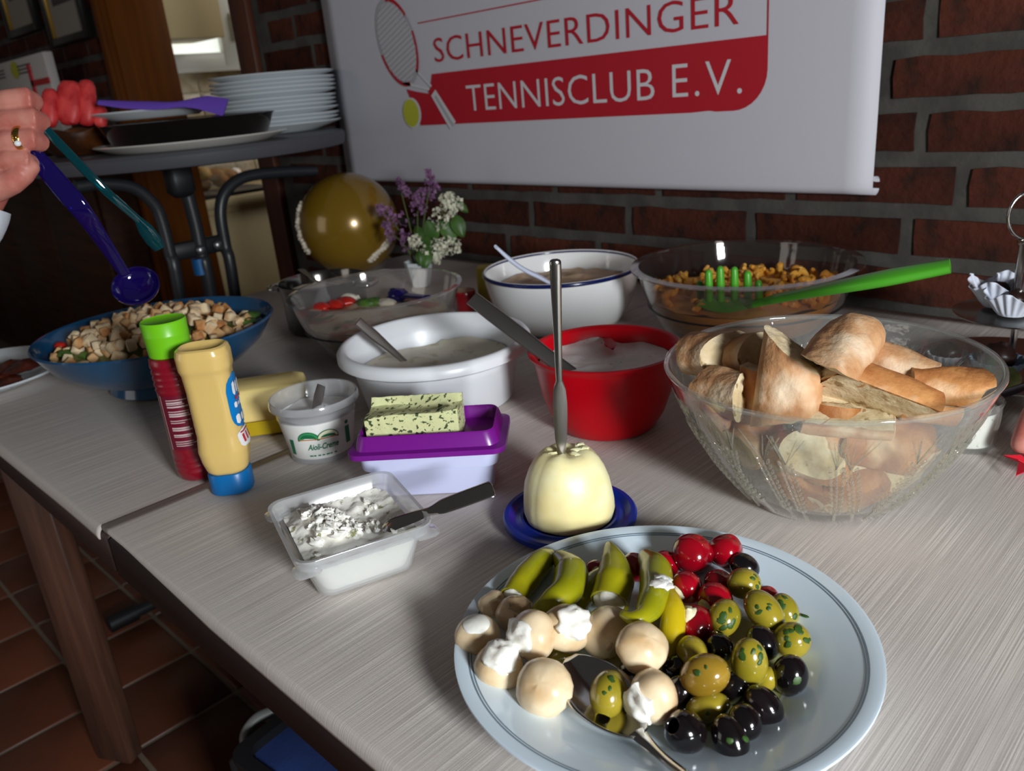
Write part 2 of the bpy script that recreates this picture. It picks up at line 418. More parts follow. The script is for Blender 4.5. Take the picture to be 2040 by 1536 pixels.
# small tiles of the splashback behind the worktop
mat('splash_tile', (226, 214, 190), .35, col2=(206, 190, 160), scale=22, rnd=.12)
g = G(); g.box((0, -.046, -.046), (.006, .046, .046), .002); sm_ = g.mesh('tile'); sm_.materials.append(MATS['splash_tile'])
wl_ = bpy.data.objects['wall_left']
for i in range(10):
    for j in range(5):
        link('tile', sm_, None, wl_, (KX, 1.42+i*.098, .83+j*.098))
win = struct(thing('window_1', None, None, (KX, (wy0+wy1)/2, wz0)))
g = G(); t = .05
g.box((KX-.04, wy0, wz0), (KX+.012, wy0+t, wz1), .004); g.box((KX-.04, wy1-.11, wz0), (KX+.012, wy1, wz1), .004); g.box((KX-.04, wy0+t, wz0), (KX+.012, wy1-.11, wz0+.06), .004); g.box((KX-.04, wy0+t, wz1-t), (KX+.012, wy1-.11, wz1), .004)
g.part('window_frame', MATS['window_white'], win)
g = G(); g.box((KX+.0, wy0-.04, wz0-.02), (KX+.08, wy1+.04, wz0)); g.part('window_sill', MATS['window_white'], win, smooth=False)
g = G(); g.box((KX-.03, wy0+t, wz0+.06), (KX-.024, wy1-.11, wz1-t)); g.part('window_pane', MATS['sky_light'], win, smooth=False)
g = G(); g.box((KX+.012, wy1-.055, wz0+.2), (KX+.03, wy1-.03, wz0+.22), .003); g.box((KX+.03, wy1-.055, wz0+.11), (KX+.04, wy1-.03, wz0+.21), .003); g.part('window_handle', MATS['window_white'], win)
g = G(); g.box((KX+.005, wy1-.0, wz0-.02), (KX+.03, wy1+.09, wz1), .004); struct(link('trim_3', g.mesh('trim_3'), MATS['window_white']))
# worktop, base cabinets, wall cabinet
t_ = thing('kitchen_base_cabinet', 'cream kitchen base cabinet seen through the doorway under the worktop', 'cabinet', (-3.35, 1.9, 0))
g = G(); g.box((-3.63, 1.38, .08), (-3.115, 2.6, .735)); g.part('body', MATS['cream_paint'], t_, smooth=False)
g = G(); g.box((-3.115, 1.385, .085), (-3.1, 1.90, .715), .004); g.part('door', MATS['cream_paint'], t_)
g = G(); g.box((-3.115, 1.905, .085), (-3.1, 2.40, .715), .004); g.part('door', MATS['cream_paint'], t_)
g = G(); g.box((-3.63, 1.36, .738), (-3.07, 2.62, .775), .005); g.solo('kitchen_worktop', MATS['cream_paint'], 'pale cream kitchen worktop seen through the doorway', 'worktop', (-3.35, 1.9, .738))
t_ = thing('kitchen_wall_cabinet', 'beige kitchen wall cabinet hanging in front of the small window', 'cabinet', (-3.5, 1.5, 1.37))
g = G(); g.box((KX+.004, 1.36, 1.375), (-3.365, 1.775, 2.1)); g.part('body', MATS['cream_paint'], t_, smooth=False)
g = G(); g.box((-3.363, 1.365, 1.372), (-3.35, 1.778, 2.1), .004); g.part('door', MATS['cream_paint'], t_)
# bag of rolls on a dark tray
mat('tray_blue', (36, 40, 66), .3); mat('roll_crust', (206, 142, 62), .6, col2=(226, 190, 120), scale=30, bump=.3)
glass('film', (250, 248, 240), .12, haze=.18, boost=1.3)
p0 = at(445, 386, x=-3.22); ty = p0.y
g = G(); g.loft([(.777, .10, .15, .03), (.779, .11, .16, .035), (.789, .125, .175, .04), (.789, .121, .171, .04), (.783, .108, .158, .035)], c=(-3.22, ty)); g.solo('serving_tray', MATS['tray_blue'], 'dark blue tray on the kitchen worktop beyond the doorway', 'tray', (-3.22, ty, .777))
t_ = thing('bread_bag', 'clear bag of golden rolls on the dark blue kitchen tray', 'bag', (-3.22, ty, .788))
rr = random.Random(2)
for k in range(7):
    g = G(); c = (-3.22+rr.uniform(-.05, .05), ty-.09+.028*k, .815+rr.uniform(0, .055)); g.blob(c, (.04, .035, .028), 12, 8, .1, 3, k); g.part('roll', MATS['roll_crust'], t_)
g = G(); g.blob((-3.22, ty, .853), (.09, .13, .060), 24, 14, .25, 2.5, 3); g.part('film_bag', MATS['film'], t_)
# banner -------------------------------------------------------------
mat('banner_cloth', (196, 194, 202), .55, bump=.02, bscale=8); mat('banner_red', (176, 14, 36), .5); mat('print_white', (206, 204, 208), .5)
mat('print_silver', (168, 166, 172), .5); mat('print_yellow', (186, 188, 50), .5)
BY = 1.150
bx0, bx1, bz0, bz1 = -1.700, -.452, .912, 1.80
ban = thing('club_banner', 'white hanging tennis club banner with red and white print on the brick wall', 'banner', ((bx0+bx1)/2, BY, bz1))
prof = [(BY, bz1), (BY, bz1-.2), (BY, 1.2), (BY, 1.0), (BY-.0005, .95)]
for k in range(0, 20):
    a = -PI/2+ (-1)*0 ; th = PI + k/19*1.65*PI
    prof.append((BY+.011+.0115*math.cos(th), bz0+.0115+.0115*math.sin(th)))
v = []; f = []; NX = 30
for (y, z) in prof:
    for i in range(NX+1):
        x = lerp(bx0, bx1, i/NX); v.append((x, y+.003*math.sin(x*5+z*2)*min(1, max(0, (1.25-z)/.3))*.6, z))
for j in range(len(prof)-1):
    for i in range(NX): f.append((j*(NX+1)+i, (j+1)*(NX+1)+i, (j+1)*(NX+1)+i+1, j*(NX+1)+i+1))
g = G(); g.add(v, f); o = g.part('cloth', MATS['banner_cloth'], ban, ang=80)
md = o.modifiers.new('thick', 'SOLIDIFY'); md.thickness = .0012; md.offset = 1
def bpt(px, py, k=1): p = at(px, py, y=BY); return V(p.x, BY-.0020-.0003*k, p.z)
def bface(pts, m, name, k=1):
    g = G(); P = [V(p[0], BY-.0022-.0003*k, p[1]) for p in pts]; n = len(P)
    g.add(P, [tuple(range(n))]); return g.part(name, MATS[m], ban, smooth=False)
zt, zb = 1.129, 1.031; xl, xr = -1.348, -.611
# red field with rounded right lower corner and sloping left end
pts = [(-1.347, zt), (xr, zt+.002)]
for k in range(9):
    a = -k/8*PI/2; pts.append((xr-.055+.055*math.cos(a), zb+.055+.055*math.sin(a)))
pts += [(-1.40, zb)]
for k in range(6): pts.append((lerp(-1.40, -1.434, k/5), lerp(zb, zb+.074, k/5)))
pts += [(-1.40, 1.098), (-1.36, 1.092)]
bface(pts, 'banner_red', 'printed_field')
# red outline of the upper box
def bline(a, b, w=.0022, m='banner_red', name='printed_line', k=2):
    a = V(a[0], 0, a[1]); b = V(b[0], 0, b[1]); d = (b-a).normalized(); n = V(-d.z, 0, d.x)*w/2
    return bface([((a+n).x, (a+n).z), ((a-n).x, (a-n).z), ((b-n).x, (b-n).z), ((b+n).x, (b+n).z)], m, name, k)
bline((-1.372, 1.226), (-.611, 1.232)); bline((xr-.001, zt), (xr-.001, 1.232))
def btext(body, x0, x1, z0, z1, m, sp=1.0):
    g = text_geo(body, x1-x0, z1-z0, sp)
    g.v = [V(x0+p.x, BY-.0031, z0+p.y) for p in g.v]
    return g.part('lettering', MATS[m], ban, smooth=False)
btext('SCHNEVERDINGER', -1.331, -.657, 1.1495, 1.194, 'banner_red', 1.05)
btext('TENNISCLUB', -1.249, -.806, 1.0535, 1.1015, 'print_white', 1.03)
btext('E.V.', -.772, -.651, 1.055, 1.1035, 'print_white', 1.15)
# racket print
c0 = at(788, 84, y=BY); A = at(762, 6, y=BY); Bq = at(822, 162, y=BY)
ax = V(Bq.x-A.x, 0, Bq.z-A.z); hl = ax.length/2; ax.normalize(); sd = V(-ax.z, 0, ax.x); C0 = V((A.x+Bq.x)/2, 0, (A.z+Bq.z)/2); hw = .056
def el(r, t): return C0+ax*(hl*r*math.cos(t))+sd*(hw*r*math.sin(t))
def bstrip(t0, t1, r0, r1, m, name, k, n=28):
    P = [el(r0, lerp(t0, t1, i/n)) for i in range(n+1)]; Q = [el(r1, lerp(t0, t1, i/n)) for i in range(n+1)]
    g = G(); yy = BY-.0022-.0003*k; g.add([(p.x, yy, p.z) for p in P]+[(p.x, yy, p.z) for p in Q], [(i, i+1, n+2+i, n+1+i) for i in range(n)]); g.part(name, MATS[m], ban, smooth=False)
bface([((el(.98, 2*PI*i/40)).x, (el(.98, 2*PI*i/40)).z) for i in range(40)], 'print_white', 'racket_face', 2)
bstrip(0, 2*PI, .95, 1.06, 'print_silver', 'racket_frame', 3, 48)
bstrip(.45, 1.5, .97, 1.075, 'banner_red', 'racket_frame', 4); bstrip(-1.6, -.1, .97, 1.075, 'banner_red', 'racket_frame', 4); bstrip(1.9, 2.9, .97, 1.075, 'banner_red', 'racket_frame', 4)
g = G(); yy = BY-.0038
for q in range(-8, 9):
    for (d1, d2, h1, h2) in ((ax, sd, hl, hw), (sd, ax, hw, hl)):
        s = q/9*h2; e = h1*math.sqrt(max(0, 1-(s/h2)**2))*.95; n = d2*.0007
        a = C0+d2*s-d1*e; b = C0+d2*s+d1*e
        g.add([V((a+n).x, yy, (a+n).z), V((a-n).x, yy, (a-n).z), V((b-n).x, yy, (b-n).z), V((b+n).x, yy, (b+n).z)], [(0, 1, 2, 3)])
g.part('racket_strings', MATS['print_silver'], ban, smooth=False, kind='stuff')
e0 = el(1.0, .25); e1 = el(1.0, -.25)
hb = at(905, 250, y=BY); hb = V(hb.x, 0, hb.z); th = at(860, 175, y=BY); th = V(th.x, 0, th.z); hd = (hb-th).normalized(); hn = V(-hd.z, 0, hd.x)
e0 = el(1.0, .5); e1 = el(1.0, -.5)
for e, s in ((e0, 1), (e1, -1)):
    bline((e.x, e.z), ((th+hn*.004*s).x, (th+hn*.004*s).z), .006, 'print_white', 'racket_throat', 4)
P = [th-hn*.009, th+hn*.009, hb+hn*.012, hb-hn*.012]
bface([(p.x, p.z) for p in P], 'print_white', 'racket_grip', 4)
P = [th-hn*.003+hd*.02, th+hn*.003+hd*.02, hb+hn*.004, hb-hn*.004]
bface([(p.x, p.z) for p in P], 'print_silver', 'racket_grip', 5)
P = [th-hn*.01-hd*.0, th+hn*.01-hd*.0, th+hn*.01+hd*.012, th-hn*.01+hd*.012]
bface([(p.x, p.z) for p in P], 'banner_red', 'racket_grip', 5)
bc = at(823, 225, y=BY)
bface([(bc.x+.030*math.cos(2*PI*i/32), bc.z+.031*math.sin(2*PI*i/32)) for i in range(32)], 'print_white', 'printed_ball', 3)
bface([(bc.x-.003+.026*math.cos(2*PI*i/32), bc.z+.028*math.sin(2*PI*i/32)) for i in range(32)], 'print_yellow', 'printed_ball', 4)
# picture frames on the brick left of the door
mat('frame_black', (26, 22, 20), .35); mat('frame_gold', (176, 140, 62), .35, metal=.6); mat('frame_paper', (150, 142, 132), .7); mat('photo_grey', (66, 64, 62), .6)
def picture(x0, x1, z0, label):
    t = thing('picture_frame', label, 'picture', ((x0+x1)/2, 1.15, z0)); z1 = z0+.5; w = .028
    g = G(); y0, y1 = 1.142, 1.168
    for (a, b, c, d) in ((x0, x0+w, z0, z1), (x1-w, x1, z0, z1), (x0+w, x1-w, z0, z0+w), (x0+w, x1-w, z1-w, z1)): g.box((a, y0, c), (b, y1, d), .003)
    g.part('frame', MATS['frame_black'], t)
    g = G(); g.box((x0+w, 1.146, z0+w), (x0+w+.014, 1.16, z1-w), .002); g.part('gold_slip', MATS['frame_gold'], t, label='gilded inner slip of the frame')
    g = G(); g.box((x0+w+.012, 1.158, z0+w), (x1-w, 1.164, z1-w)); g.part('mount', MATS['frame_paper'], t, smooth=False)
    g = G(); g.box((x0+.085, 1.156, z0+.13), (x1-.06, 1.1585, z1-.08)); g.part('photograph', MATS['photo_grey'], t, smooth=False)
picture(-3.47, -3.10, 1.362, 'black picture frame with pale mount, nearer the door casing')
picture(-3.93, -3.57, 1.435, 'black picture frame farther from the door casing, at the left')
# dark wood sideboard under the frames
t_ = thing('sideboard', 'dark brown wooden sideboard against the brick wall left of the doorway', 'sideboard', (-4.7, 1.1, 0))
g = G(); g.box((-6.4, 1.03, .06), (-3.045, 1.164, .995), .003); g.part('body', MATS['dark_wood'], t_)
g = G(); g.box((-6.42, 1.01, .997), (-3.04, 1.166, 1.02), .004); g.part('top', MATS['dark_wood'], t_)
for k in range(6):
    g = G(); g.box((-6.38+k*.555, 1.012, .09), (-6.38+k*.555+.545, 1.028, .985), .004); g.part('door', MATS['dark_wood'], t_)
g = G(); g.box((-6.38, 1.04, 0), (-3.07, 1.16, .058)); g.part('plinth', MATS['dark_wood'], t_, smooth=False)
# card with a tennis ball logo
mat('card_white', (206, 200, 196), .6); mat('ink_grey', (96, 92, 92), .6); mat('ribbon_red', (196, 24, 40), .5)
t_ = thing('gift_box', 'white card box with yellow ball print and red ribbon on the sideboard', 'box', (-3.45, 1.07, 1.021))
g = G(); g.box((-3.95, 1.03, 1.022), (-3.225, 1.062, 1.335), .003); g.part('box', MATS['card_white'], t_)
pb = at(29, 140, y=1.028)
g = G(); g.poly([(pb.x+.05*math.cos(2*PI*i/28), 1.0285, pb.z+.03*math.sin(2*PI*i/28)) for i in range(28)]); g.part('printed_ball', MATS['print_yellow'], t_, smooth=False)
for x0, x1 in ((-3.80, -3.70), (-3.53, -3.38)):
    for q in range(3):
        g = G(); g.poly([(x0, 1.0285, pb.z+.012-.012*q), (x1, 1.0285, pb.z+.012-.012*q), (x1, 1.0285, pb.z+.006-.012*q), (x0, 1.0285, pb.z+.006-.012*q)]); g.part('print_line', MATS['ink_grey'], t_, smooth=False)
pr = at(66, 165, y=1.028)
g = G(); g.box((pr.x-.012, 1.024, 1.022), (pr.x+.012, 1.03, 1.305)); g.box((pr.x-.012, 1.024, pr.z-.012), (-3.223, 1.03, pr.z+.008)); g.part('ribbon', MATS['ribbon_red'], t_, smooth=False)
# ------------------------------------------------------------------ buffet table
TX0, TX1, TY0, TY1, TZ = -1.5, .75, .185, 1.155, .75
t_ = thing('buffet_table', 'long dark wooden buffet table under the pale cloths, on plank legs', 'table', ((TX0+TX1)/2, (TY0+TY1)/2, 0))
g = G(); g.box((TX0, TY0-.004, TZ-.048), (-.742, TY1, TZ-.004), .004); g.part('tabletop', MATS['edge_wood'], t_)
g = G(); g.box((-.738, TY0-.004, TZ-.048), (TX1, TY1, TZ-.004), .004); g.part('tabletop', MATS['edge_wood'], t_)
def plank_leg(x, y, w=.075, th=.032, rz=-.55):
    g = G(); g.box((-w/2, -th/2, 0.0), (w/2, th/2, TZ-.048), .004); g.xf(Matrix.Translation((x, y, 0)) @ Matrix.Rotation(rz, 4, 'Z')); g.part('leg', MATS['leg_wood'], t_)
plank_leg(-1.405, .262, .076, .034, .5); plank_leg(-1.40, 1.06, .076, .034, -.5); plank_leg(-.98, .60, .05, .03, 0.2); plank_leg(-.98, 1.06, .05, .03, 0.2)
plank_leg(.62, .27); plank_leg(.62, 1.06)
# cloths: slub woven
def clothmat(name):
    m = bpy.data.materials.new(name); m.use_nodes = True; nt = m.node_tree; N = nt.nodes; L = nt.links; b = N['Principled BSDF']
    tc = N.new('ShaderNodeTexCoord')
    def noise_(sc, st, det=4):
        mp = N.new('ShaderNodeMapping'); mp.inputs['Scale'].default_value = st; n = N.new('ShaderNodeTexNoise'); n.inputs['Scale'].default_value = sc; n.inputs['Detail'].default_value = det
        L.new(tc.outputs['Object'], mp.inputs['Vector']); L.new(mp.outputs['Vector'], n.inputs['Vector']); return n.outputs['Fac']
    slub = noise_(9, (150, .9, 1), 6); weave = noise_(9, (2.5, 150, 1), 3); fine = noise_(900, (1, 1, 1), 1)
    r = N.new('ShaderNodeValToRGB'); r.color_ramp.elements[0].position = .42; r.color_ramp.elements[1].position = .70
    r.color_ramp.elements[0].color = lin((190, 181, 175)); r.color_ramp.elements[1].color = lin((232, 223, 216))
    L.new(slub, r.inputs['Fac'])
    mx = N.new('ShaderNodeMix'); mx.data_type = 'RGBA'; mx.blend_type = 'MULTIPLY'; mx.inputs[0].default_value = .22
    r2 = N.new('ShaderNodeValToRGB'); r2.color_ramp.elements[0].position = .3; r2.color_ramp.elements[1].position = .7; r2.color_ramp.elements[0].color = (.72, .7, .68, 1); r2.color_ramp.elements[1].color = (1, 1, 1, 1)
    L.new(weave, r2.inputs['Fac']); L.new(r.outputs['Color'], mx.inputs[6]); L.new(r2.outputs['Color'], mx.inputs[7]); L.new(mx.outputs[2], b.inputs['Base Color'])
    b.inputs['Roughness'].default_value = .85; b.inputs['Specular IOR Level'].default_value = .25
    ad = N.new('ShaderNodeMath'); ad.operation = 'ADD'; L.new(slub, ad.inputs[0]); 
    ml = N.new('ShaderNodeMath'); ml.operation = 'MULTIPLY'; ml.inputs[1].default_value = .25; L.new(fine, ml.inputs[0]); L.new(ml.outputs[0], ad.inputs[1])
    bp = N.new('ShaderNodeBump'); bp.inputs['Strength'].default_value = .22; bp.inputs['Distance'].default_value = .0008; L.new(ad.outputs[0], bp.inputs['Height']); L.new(bp.outputs['Normal'], b.inputs['Normal'])
    MATS[name] = m; return m
clothmat('slub_cloth')
def cloth(name, x0, x1, z, drop, over, label, seed):
    """sheet with softly rolled front edge"""
    xs = [x0+(x1-x0)*i/90 for i in range(91)]
    v = []; f = []; rows = []
    ny = 40
    for i, x in enumerate(xs):
        tp = min(1, max(.25, (x-x0)/.22)) if seed == 2 else 1; dr = drop*tp*(1+.25*nz(x*4, seed)); ov = over*tp*(1+.35*nz(x*3, seed+5)); 
        path = []
        for k in range(7):
            a = k/6*PI/2; path.append((TY0-ov*math.sin(PI/2-a)*1.0, z-dr*(1-math.sin(a))))
        for k in range(1, ny+1): path.append((TY0+(TY1-TY0)*k/ny, z))
        for (y, zz) in path: v.append((x, y, zz+(.0003*nz(x*7, y*7, seed) if y > TY0+.05 else 0)+(.0035*max(0, nz(x*9+y*5, y*6-x*3, 7))*min(1, max(0, (x+.10)/.1)) if seed == 2 else 0)))
    m = 7+ny
    for i in range(len(xs)-1):
        for k in range(m-1): f.append((i*m+k, (i+1)*m+k, (i+1)*m+k+1, i*m+k+1))
    g = G(); g.add(v, f); o = g.solo(name, MATS['slub_cloth'], label, 'tablecloth', ((x0+x1)/2, (TY0+TY1)/2, z), 'cloths on the buffet table', ang=80)
    md = o.modifiers.new('thick', 'SOLIDIFY'); md.thickness = .0014; md.offset = 1; return o
cloth('tablecloth', TX0-.004, -.7535, TZ-.0022, .010, .006, 'far pale tablecloth on the left table section, under the blue salad bowl', 1)
cloth('tablecloth', -.752, TX1+.01, TZ-.0002, .009, .005, 'near pale slub tablecloth overlapping the other one, under the olive platter', 2)
TZ = .7505
# ------------------------------------------------------------------ folding standing table behind
mat('black_tube', (40, 42, 46), .38, spec=.5); mat('table_grey', (74, 74, 80), .5, spec=.4); mat('black_plastic', (26, 27, 30), .5); mat('zinc', (150, 150, 152), .35, metal=.9); mat('tag_blue', (24, 92, 150), .45)
BX, BYc, BZ, BR = -1.732, .789, 1.036, .322
t_ = thing('standing_table', 'round grey topped folding standing table on black tube legs behind the blue bowl', 'table', (BX, BYc, 0))
g = G(); g.lathe([(0, BZ-.028), (BR-.012, BZ-.028), (BR-.003, BZ-.026), (BR, BZ-.02), (BR+.002, BZ-.006), (BR-.002, BZ), (BR-.012, BZ+.0005), (0, BZ+.0005)], 96, (BX, BYc, 0)); g.part('tabletop', MATS['table_grey'], t_, ang=30)
FX = BX+.03; FOOTX = -1.792
def bt(px, py): return at(px, py, x=FX)
def tube(name, pts, r, n=40, m='black_tube'): g = G(); g.sweep(bez(pts, n), r, 12); return g.part(name, MATS[m], t_)
lo = lambda p, q: V(FX, lerp(p.y, q.y, 1), .03)
def leg(pxs, foot_y):
    P = [bt(*p) for p in pxs]; a, b = P[-2], P[-1]; d = (b-a)/(a.z-b.z)
    e = b+d*(b.z-.06); P.append(V(FOOTX, e.y, .06)); return P
tube('leg', leg([(628, 341), (560, 343), (490, 352), (452, 378), (439, 420), (449, 490), (468, 585)], 0), .0125)
tube('leg', leg([(150, 372), (205, 366), (265, 374), (305, 405), (322, 440), (340, 510), (358, 590)], 0), .0125)
tube('leg', leg([(362, 330), (372, 380), (390, 450), (402, 510), (420, 590)], 0), .014)
c = bt(357, 358); g = G(); g.box((FX-.02, c.y-.028, c.z-.035), (FX+.026, c.y+.024, BZ-.028), .012); g.part('hinge_block', MATS['black_plastic'], t_)
a, b = bt(345, 496), bt(452, 487); g = G(); g.box((FX-.01, a.y, min(a.z, b.z)-.012), (FX+.006, b.y, max(a.z, b.z)+.010), .004); g.part('crossbar', MATS['black_plastic'], t_)
for q in ((393, 497), (427, 487)):
    c = bt(*q); g = G(); g.blob((FX+.017, c.y, c.z), (.008, .011, .011), 12, 8); g.part('bolt', MATS['zinc'], t_)
c = bt(400, 530); g = G(); g.loft([(c.z-.017, .0155, .0155, .012), (c.z+.017, .0155, .0155, .012)], c=(FX, c.y), n=8); g.part('tag', MATS['tag_blue'], t_, label='blue sticker tag around the middle tube')
g = G(); g.sweep([(FOOTX, .450, .032), (FOOTX, BYc+.34, .032)], .0135, 12); g.part('foot', MATS['black_tube'], t_)
g = G(); g.sweep([(FOOTX, .392, .032), (FOOTX, .454, .032)], [.019, .019], 14); g.part('foot_cap', MATS['black_plastic'], t_)
# things on the standing table
mat('porcelain', (218, 224, 228), .18, spec=.5, coat=.3); mat('porcelain_warm', (224, 220, 212), .2, coat=.3)
lat = V(RIGHT.x, RIGHT.y, 0).normalized(); bk = V(-RIGHT.y, RIGHT.x, 0).normalized()
TOPZ = BZ+.001
def tb(l, b_, dz=0): p = V(BX, BYc, TOPZ+dz)+lat*l+bk*b_; return p
def plateprof(R, h=.018, rb=.6): return [(0, 0), (R*rb, 0), (R*rb*1.05, .003), (R*.98, h-.002), (R, h), (R*.985, h+.002), (R*rb*1.1, .008), (R*rb*.98, .0045), (0, .0045)]
ords = ['topmost', 'second from the top', 'third from the top', 'fourth from the top', 'fifth from the top', 'sixth from the top', 'sixth from the bottom', 'fifth from the bottom', 'fourth from the bottom', 'third from the bottom', 'second from the bottom', 'bottommost']
pm = G().lathe(plateprof(.138), 56).mesh('plate'); pm.materials.append(MATS['porcelain'])
rr = random.Random(8); PB = tb(.150, .174)
hz = [0]
for k in range(11): hz.append(hz[-1]+(.0084, .0084, .0122, .0090)[k % 4])
for k in range(12):
    j = 11-k
    o = link('dinner_plate', pm, None, None, (PB.x+rr.uniform(-.003, .003), PB.y+rr.uniform(-.003, .003), TOPZ+.0008+hz[k]))
    o.rotation_euler = (rr.uniform(-.004, .004)*0, 0, rr.uniform(0, 6))
    meta(o, 'white dinner plate, %s of the stack on the standing table' % ords[j], 'plate', 'stacked dinner plates')
glass('dark_glass', (128, 108, 110), .06, haze=.22, hazecol=(52, 40, 42), boost=1.3); mat('cherry_dark', (52, 22, 28), .3, col2=(74, 60, 58), scale=30)
P0 = tb(.064, -.138)
g = G(); g.lathe(plateprof(.178, .014, .8), 72, P0); g.solo('serving_plate', MATS['porcelain_warm'], 'flat white serving plate under the dark baking dish', 'plate', P0)
t_ = thing('baking_dish', 'dark round baking dish with dark fruit on a white plate', 'dish', P0+V(0, 0, .0055))
g = G(); dpr = [(0, .0), (.132, 0), (.140, .004), (.158, .042), (.162, .046), (.157, .0465), (.136, .008), (0, .006)]
g.lathe(dpr, 72, P0+V(0, 0, .0055)); g.part('dish', MATS['dark_glass'], t_)
tf_ = thing('fruit_filling', 'dark fruit filling inside the round baking dish', 'food', P0+V(0, 0, .016))
g = G(); g.disc(P0+V(0, 0, .034), .142, lambda x, y: .004*nz(x*40, y*40), 10, 40, .02); g.part('filling', MATS['cherry_dark'], tf_)
for k in range(26):
    a = rr.uniform(0, 6.28); q = rr.uniform(.02, .126); c = P0+V(q*math.cos(a), q*math.sin(a), .038); g = G(); g.blob(c, rr.uniform(.010, .014), 10, 7, .1, 3, k); g.part('fruit', MATS['cherry_dark'], tf_)
P1 = tb(-.075, .045, .0)
g = G(); g.lathe([(r, z+.058) for r, z in plateprof(.115, .014, .7)], 56, P0+lat*(-.07)+bk*.02); g.solo('side_plate', MATS['porcelain'], 'white side plate lying across the dark baking dish, behind the purple server', 'plate', P0+lat*(-.07)+bk*.02)
mat('purple_plastic', (104, 72, 178), .25, spec=.5, coat=.3); mat('white_dollop', (240, 236, 230), .5)
a = P0+V(0, 0, .079); pts = [at(196, 204, d=1.46), at(260, 209, d=1.46), at(330, 210, d=1.46), at(400, 205, d=1.46), at(450, 214, d=1.46)]
g = G(); g.sweep(bez(pts, 24), lerpl([(.005, .003), (.008, .003), (.009, .003), (.006, .004), (.016, .002), (.018, .002)], len(bez(pts, 24))), 10, up=(.55, -.5, .55)); g.solo('cake_server', MATS['purple_plastic'], 'purple plastic cake server lying on the dark baking dish', 'server', pts[0])
# brown bowl of melon slices
mat('brown_glaze', (112, 62, 28), .2, coat=.6, col2=(54, 30, 16), scale=12); mat('melon_red', (190, 34, 40), .5, sss=.15, col2=(232, 78, 76), scale=25); 
P2 = tb(-.195, -.06)
t_ = thing('brown_bowl', 'glossy brown bowl with wavy rim, full of red melon wedges', 'bowl', P2)
g = G(); g.lathe(bowlprof(.074, .048, .05, .004, bulge=.5), 56, P2, fn=lambda a, r, z: (r*(1+.04*math.sin(5*a)*(z/.04)), z*(1+.10*math.sin(5*a)))); g.part('bowl', MATS['brown_glaze'], t_)
k = 0
for (px, py, w, h, nm) in ((100, 215, 30, 75, 'at the left, partly behind the hand'), (138, 205, 46, 86, 'broad one in the middle'), (172, 205, 36, 90, 'tallest, right of the middle one'), (200, 232, 24, 42, 'smallest, at the right edge of the brown bowl')):
    c = at(px, py, d=1.50+.01*k); g = G(); g.blob((0, 0, 0), (w/2*.00095, .012, h/2*.00095), 14, 10, .04, 2, k, p=3.4)
    g.xf(Matrix.Translation(c) @ (Matrix((RIGHT, -FWD, UP)).transposed().to_4x4())); g.solo('melon_wedge', MATS['melon_red'], 'red melon wedge, %s' % nm, 'fruit', c); k += 1
c = at(180, 186, d=1.55); g = G(); g.blob(c, .008, 12, 8, .2, 3); g.solo('cheese_ball', MATS['white_dollop'], 'small white cheese ball behind the tallest melon wedge', 'cheese', c)
# ------------------------------------------------------------------ under the table: folding crate bag
mat('blue_fabric', (52, 82, 156), .8, col2=(44, 68, 132), scale=12, bump=.2, bscale=300); mat('black_trim', (20, 20, 24), .6); mat('grey_tube', (120, 122, 120), .45)
cx_, cy_ = -.735, .43
t_ = thing('folding_bag', 'blue fabric folding shopping bag with grey tube handle standing under the table', 'bag', (cx_, cy_, 0))
g = G(); M_ = Matrix.Translation((cx_, cy_, 0)) @ Matrix.Rotation(.12, 4, 'Z')
g.loft([(.002, .16, .12, .02), (.30, .165, .125, .02), (.304, .155, .115, .02)], n=5); g.xf(M_); g.part('body', MATS['blue_fabric'], t_)
for sx in (-1, 1):
    for sy in (-1, 1):
        g = G(); g.box((sx*.158-.014, sy*.118-.014, 0.003), (sx*.158+.014, sy*.118+.014, .312), .006); g.xf(M_); g.part('corner_binding', MATS['black_trim'], t_)
g = G(); g.loft([(.292, .172, .132, .024), (.318, .172, .132, .024), (.318, .154, .114, .02), (.292, .154, .114, .02)], n=5, close=True); g.xf(M_); g.part('rim', MATS['black_trim'], t_)
hp = [at(560, 1412, d=1.14), at(512, 1432, d=1.13), at(488, 1470, d=1.12), at(508, 1500, d=1.11), at(560, 1512, d=1.10)]
g = G(); g.sweep(bez(hp, 30), .008, 10); g.part('handle', MATS['grey_tube'], t_)
hp = [at(500, 1512, d=1.08), at(492, 1560, d=1.07), at(520, 1600, d=1.06)]
g = G(); g.sweep(bez(hp, 16), .008, 10); g.part('handle', MATS['grey_tube'], t_)
# ------------------------------------------------------------------ bowls and tubs on the buffet
Z0 = TZ+.0014
mat('blue_glaze', (22, 74, 112), .16, coat=.5, spec=.5); mat('steel', (190, 188, 184), .16, metal=1.0); mat('steel_dark', (120, 118, 116), .14, metal=1.0); mat('steel_satin', (168, 164, 160), .30, metal=1.0)
glass('clear_plastic', (246, 243, 240), .05, haze=.07, boost=1.4); glass('smoke_plastic', (228, 221, 217), .05, haze=.05, hazecol=(150, 140, 136), boost=1.3); glass('clear_glass', (250, 252, 250), .02, haze=.085, boost=1.5, bump=.25, bscale=45)
glass('cut_glass', (246, 246, 240), .04, haze=.07, boost=2.2, bump=1.0, bscale=90); glass('frost_tub', (246, 248, 250), .12, haze=.34, boost=1.4); glass('frost_cup', (240, 242, 246), .10, haze=.30, boost=1.3)
glass('violet_clear', (84, 58, 190), .05, haze=.25, hazecol=(60, 36, 160), boost=1.2); glass('teal_clear', (0, 118, 128), .05, haze=.35, hazecol=(0, 110, 122), boost=1.2)
